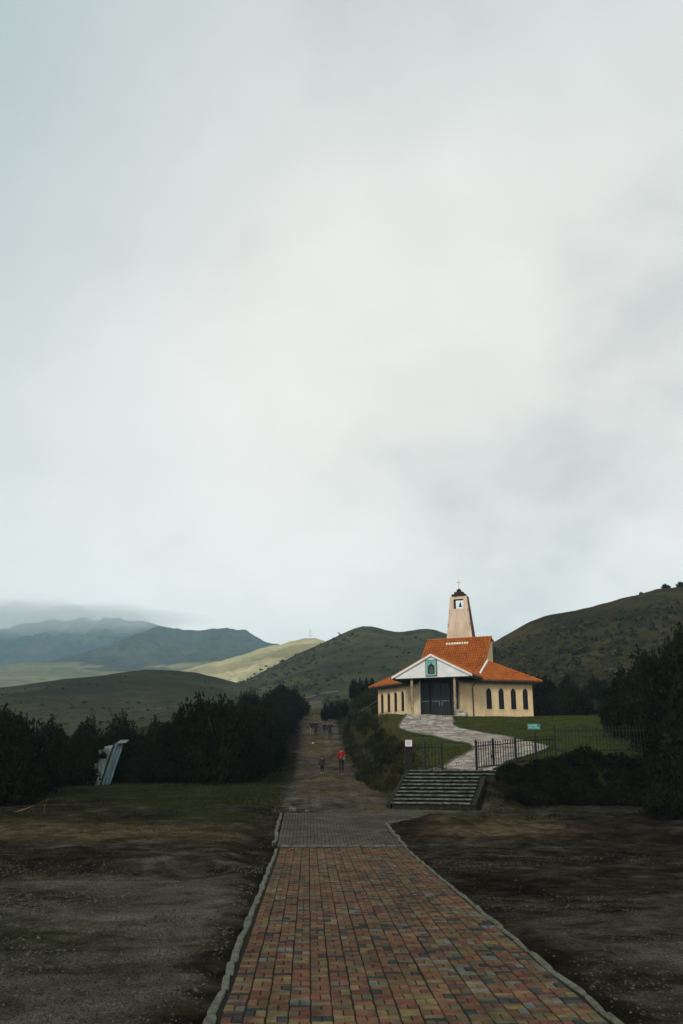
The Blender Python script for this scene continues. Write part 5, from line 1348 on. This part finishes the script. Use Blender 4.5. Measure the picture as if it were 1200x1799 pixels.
person('child in a dark plum jacket with bare shins walking up the dirt road', 0.91, 62.6, 1.26, -0.05, c_plum, c_dark, (.50, 0), .045, 'down', bare=(.045, .17))
person('person in dark jacket and pale trousers, left one of the couple near the road crest', 0.30, 100.3, 1.64, 0.1, c_dark, c_khaki, (.50, 0), .04, 'out')
person('person all in black, right one of the couple near the road crest', 0.78, 100.0, 1.72, 0.0, c_navy, c_dark, (.50, 0), -.035, 'down')
person('person in blue jeans and navy jacket beside the bank, ahead of the red jacket', 1.62, 98.4, 1.62, 0.0, c_navy, c_jean, (.46, 0), .04, 'down')
person('person in black holding an arm out towards the bank beside the blue jeans', 2.18, 96.8, 1.76, 0.0, c_dark, c_olive, (.20, 0), -.03, 'hug')
bg = empty('shoulder_bag', (2.30, 66.0, hz(2.30, 66.0) + .035)); tag(bg, 'small grey shoulder bag at the hip of the red jacket', 'bag')
b = MB(); bx_ = rough_stone(.17, .09, .20, 90); bx_.materials.append(cloth('bag_grey', (.13, .15, .14))); o = link('pouch', bx_, bg); o.location = (.17, -.11, .86)
b.tube([(.17, -.09, 1.05), (.08, -.14, 1.25), (-.06, -.12, 1.40), (-.12, -.02, 1.45)], .011, 5); b.build('strap', c_dark, bg)

# cloud resting on the far mountain
def cloud(x, y, z, rx, ry, rz, seed, dens):
    bm = bmesh.new(); bmesh.ops.create_icosphere(bm, subdivisions=5, radius=1.0)
    P = np.array([v.co[:] for v in bm.verts])
    k = 1 + 0.9 * fbm(P[:, 0] * 1.6 + seed, P[:, 1] * 1.2 + P[:, 2] * 1.3, seed, 4)
    for v, kk in zip(bm.verts, k): v.co = Vector((v.co.x * rx * kk, v.co.y * ry * kk, v.co.z * rz * kk))
    me_ = bpy.data.meshes.new('cloud'); bm.to_mesh(me_); bm.free(); me_.materials.append(dens)
    o = link('cloud', me_); o.location = (x, y, z); return o
M['cloud'] = vol_mat('cloud_vapour', (1.0, 1.0, 1.0), 0.0019, 0.45)
CLOUDS = True
if CLOUDS:
    cr2 = random.Random(6); root = None
    for k in range(8):
        px_ = -80 + 46 * k + cr2.uniform(-15, 15); d_ = cr2.uniform(2260, 2420); rz_ = cr2.uniform(34, 58) * (1.2 - 0.09 * k)
        pc = sight(px_, 1078 + 1.2 * k + cr2.uniform(-7, 7), d_)
        c_ = cloud(pc[0], pc[1], pc[2] - 6, cr2.uniform(120, 210), cr2.uniform(110, 160), rz_, 4 + 3 * k, M['cloud'])
        if root is None: root = tag(c_, 'grey cloud bank covering the tops of the far left mountains', 'cloud', kind='stuff')
        else: c_.name = 'cloud_puff'; c_.location = (pc[0] - root.location.x, pc[1] - root.location.y, pc[2] - 6 - root.location.z); c_.parent = root
# cart track across the rounded hill
def to_pixel(V):
    p_, a_ = math.atan(450.5 / 1600), R(2.0); fh = np.array([math.sin(a_), math.cos(a_), 0]); fw = math.cos(p_) * fh + math.sin(p_) * np.array([0, 0, 1]); up = -math.sin(p_) * fh + math.cos(p_) * np.array([0, 0, 1]); rt = np.array([math.cos(a_), -math.sin(a_), 0])
    v = V - np.array([0, 0, CAM_H]); d = v @ fw; return np.stack([600 + 1600 * (v @ rt) / d, 899.5 - 1600 * (v @ up) / d], 1)
front = HM[HM[:, 1] < 440]; px2 = to_pixel(front); tk = MB(); rows_ = []
for t in np.linspace(0, 1, 14):
    q = np.array([np.interp(t, [0, .4, .75, 1], [515, 545, 572, 594]), np.interp(t, [0, .4, .75, 1], [1233, 1227, 1220, 1217])])
    rows_.append(front[np.argmin(((px2 - q) ** 2).sum(1))])
rows_ = np.array(rows_); ker_ = np.array([.25, .5, .25])
for k in range(3): rows_[:, k] = np.convolve(np.pad(rows_[:, k], 1, 'edge'), ker_, 'valid')
for i in range(13):
    a, c = rows_[i], rows_[i + 1]; w_ = 1.3
    tk.hexa([(a[0], a[1] - w_, a[2] - .5), (c[0], c[1] - w_, c[2] - .5), (c[0], c[1] + w_, c[2] - .2), (a[0], a[1] + w_, a[2] - .2), (a[0], a[1] - w_, a[2] + .25), (c[0], c[1] - w_, c[2] + .25), (c[0], c[1] + w_, c[2] + .75), (a[0], a[1] + w_, a[2] + .75)])
tag(tk.build('hill_track', mat('track_dirt', (0.085, 0.075, 0.046), 0.95, var=0.4, vscale=.6)), 'thin pale cart track cut across the foot of the rounded hill', kind='structure')
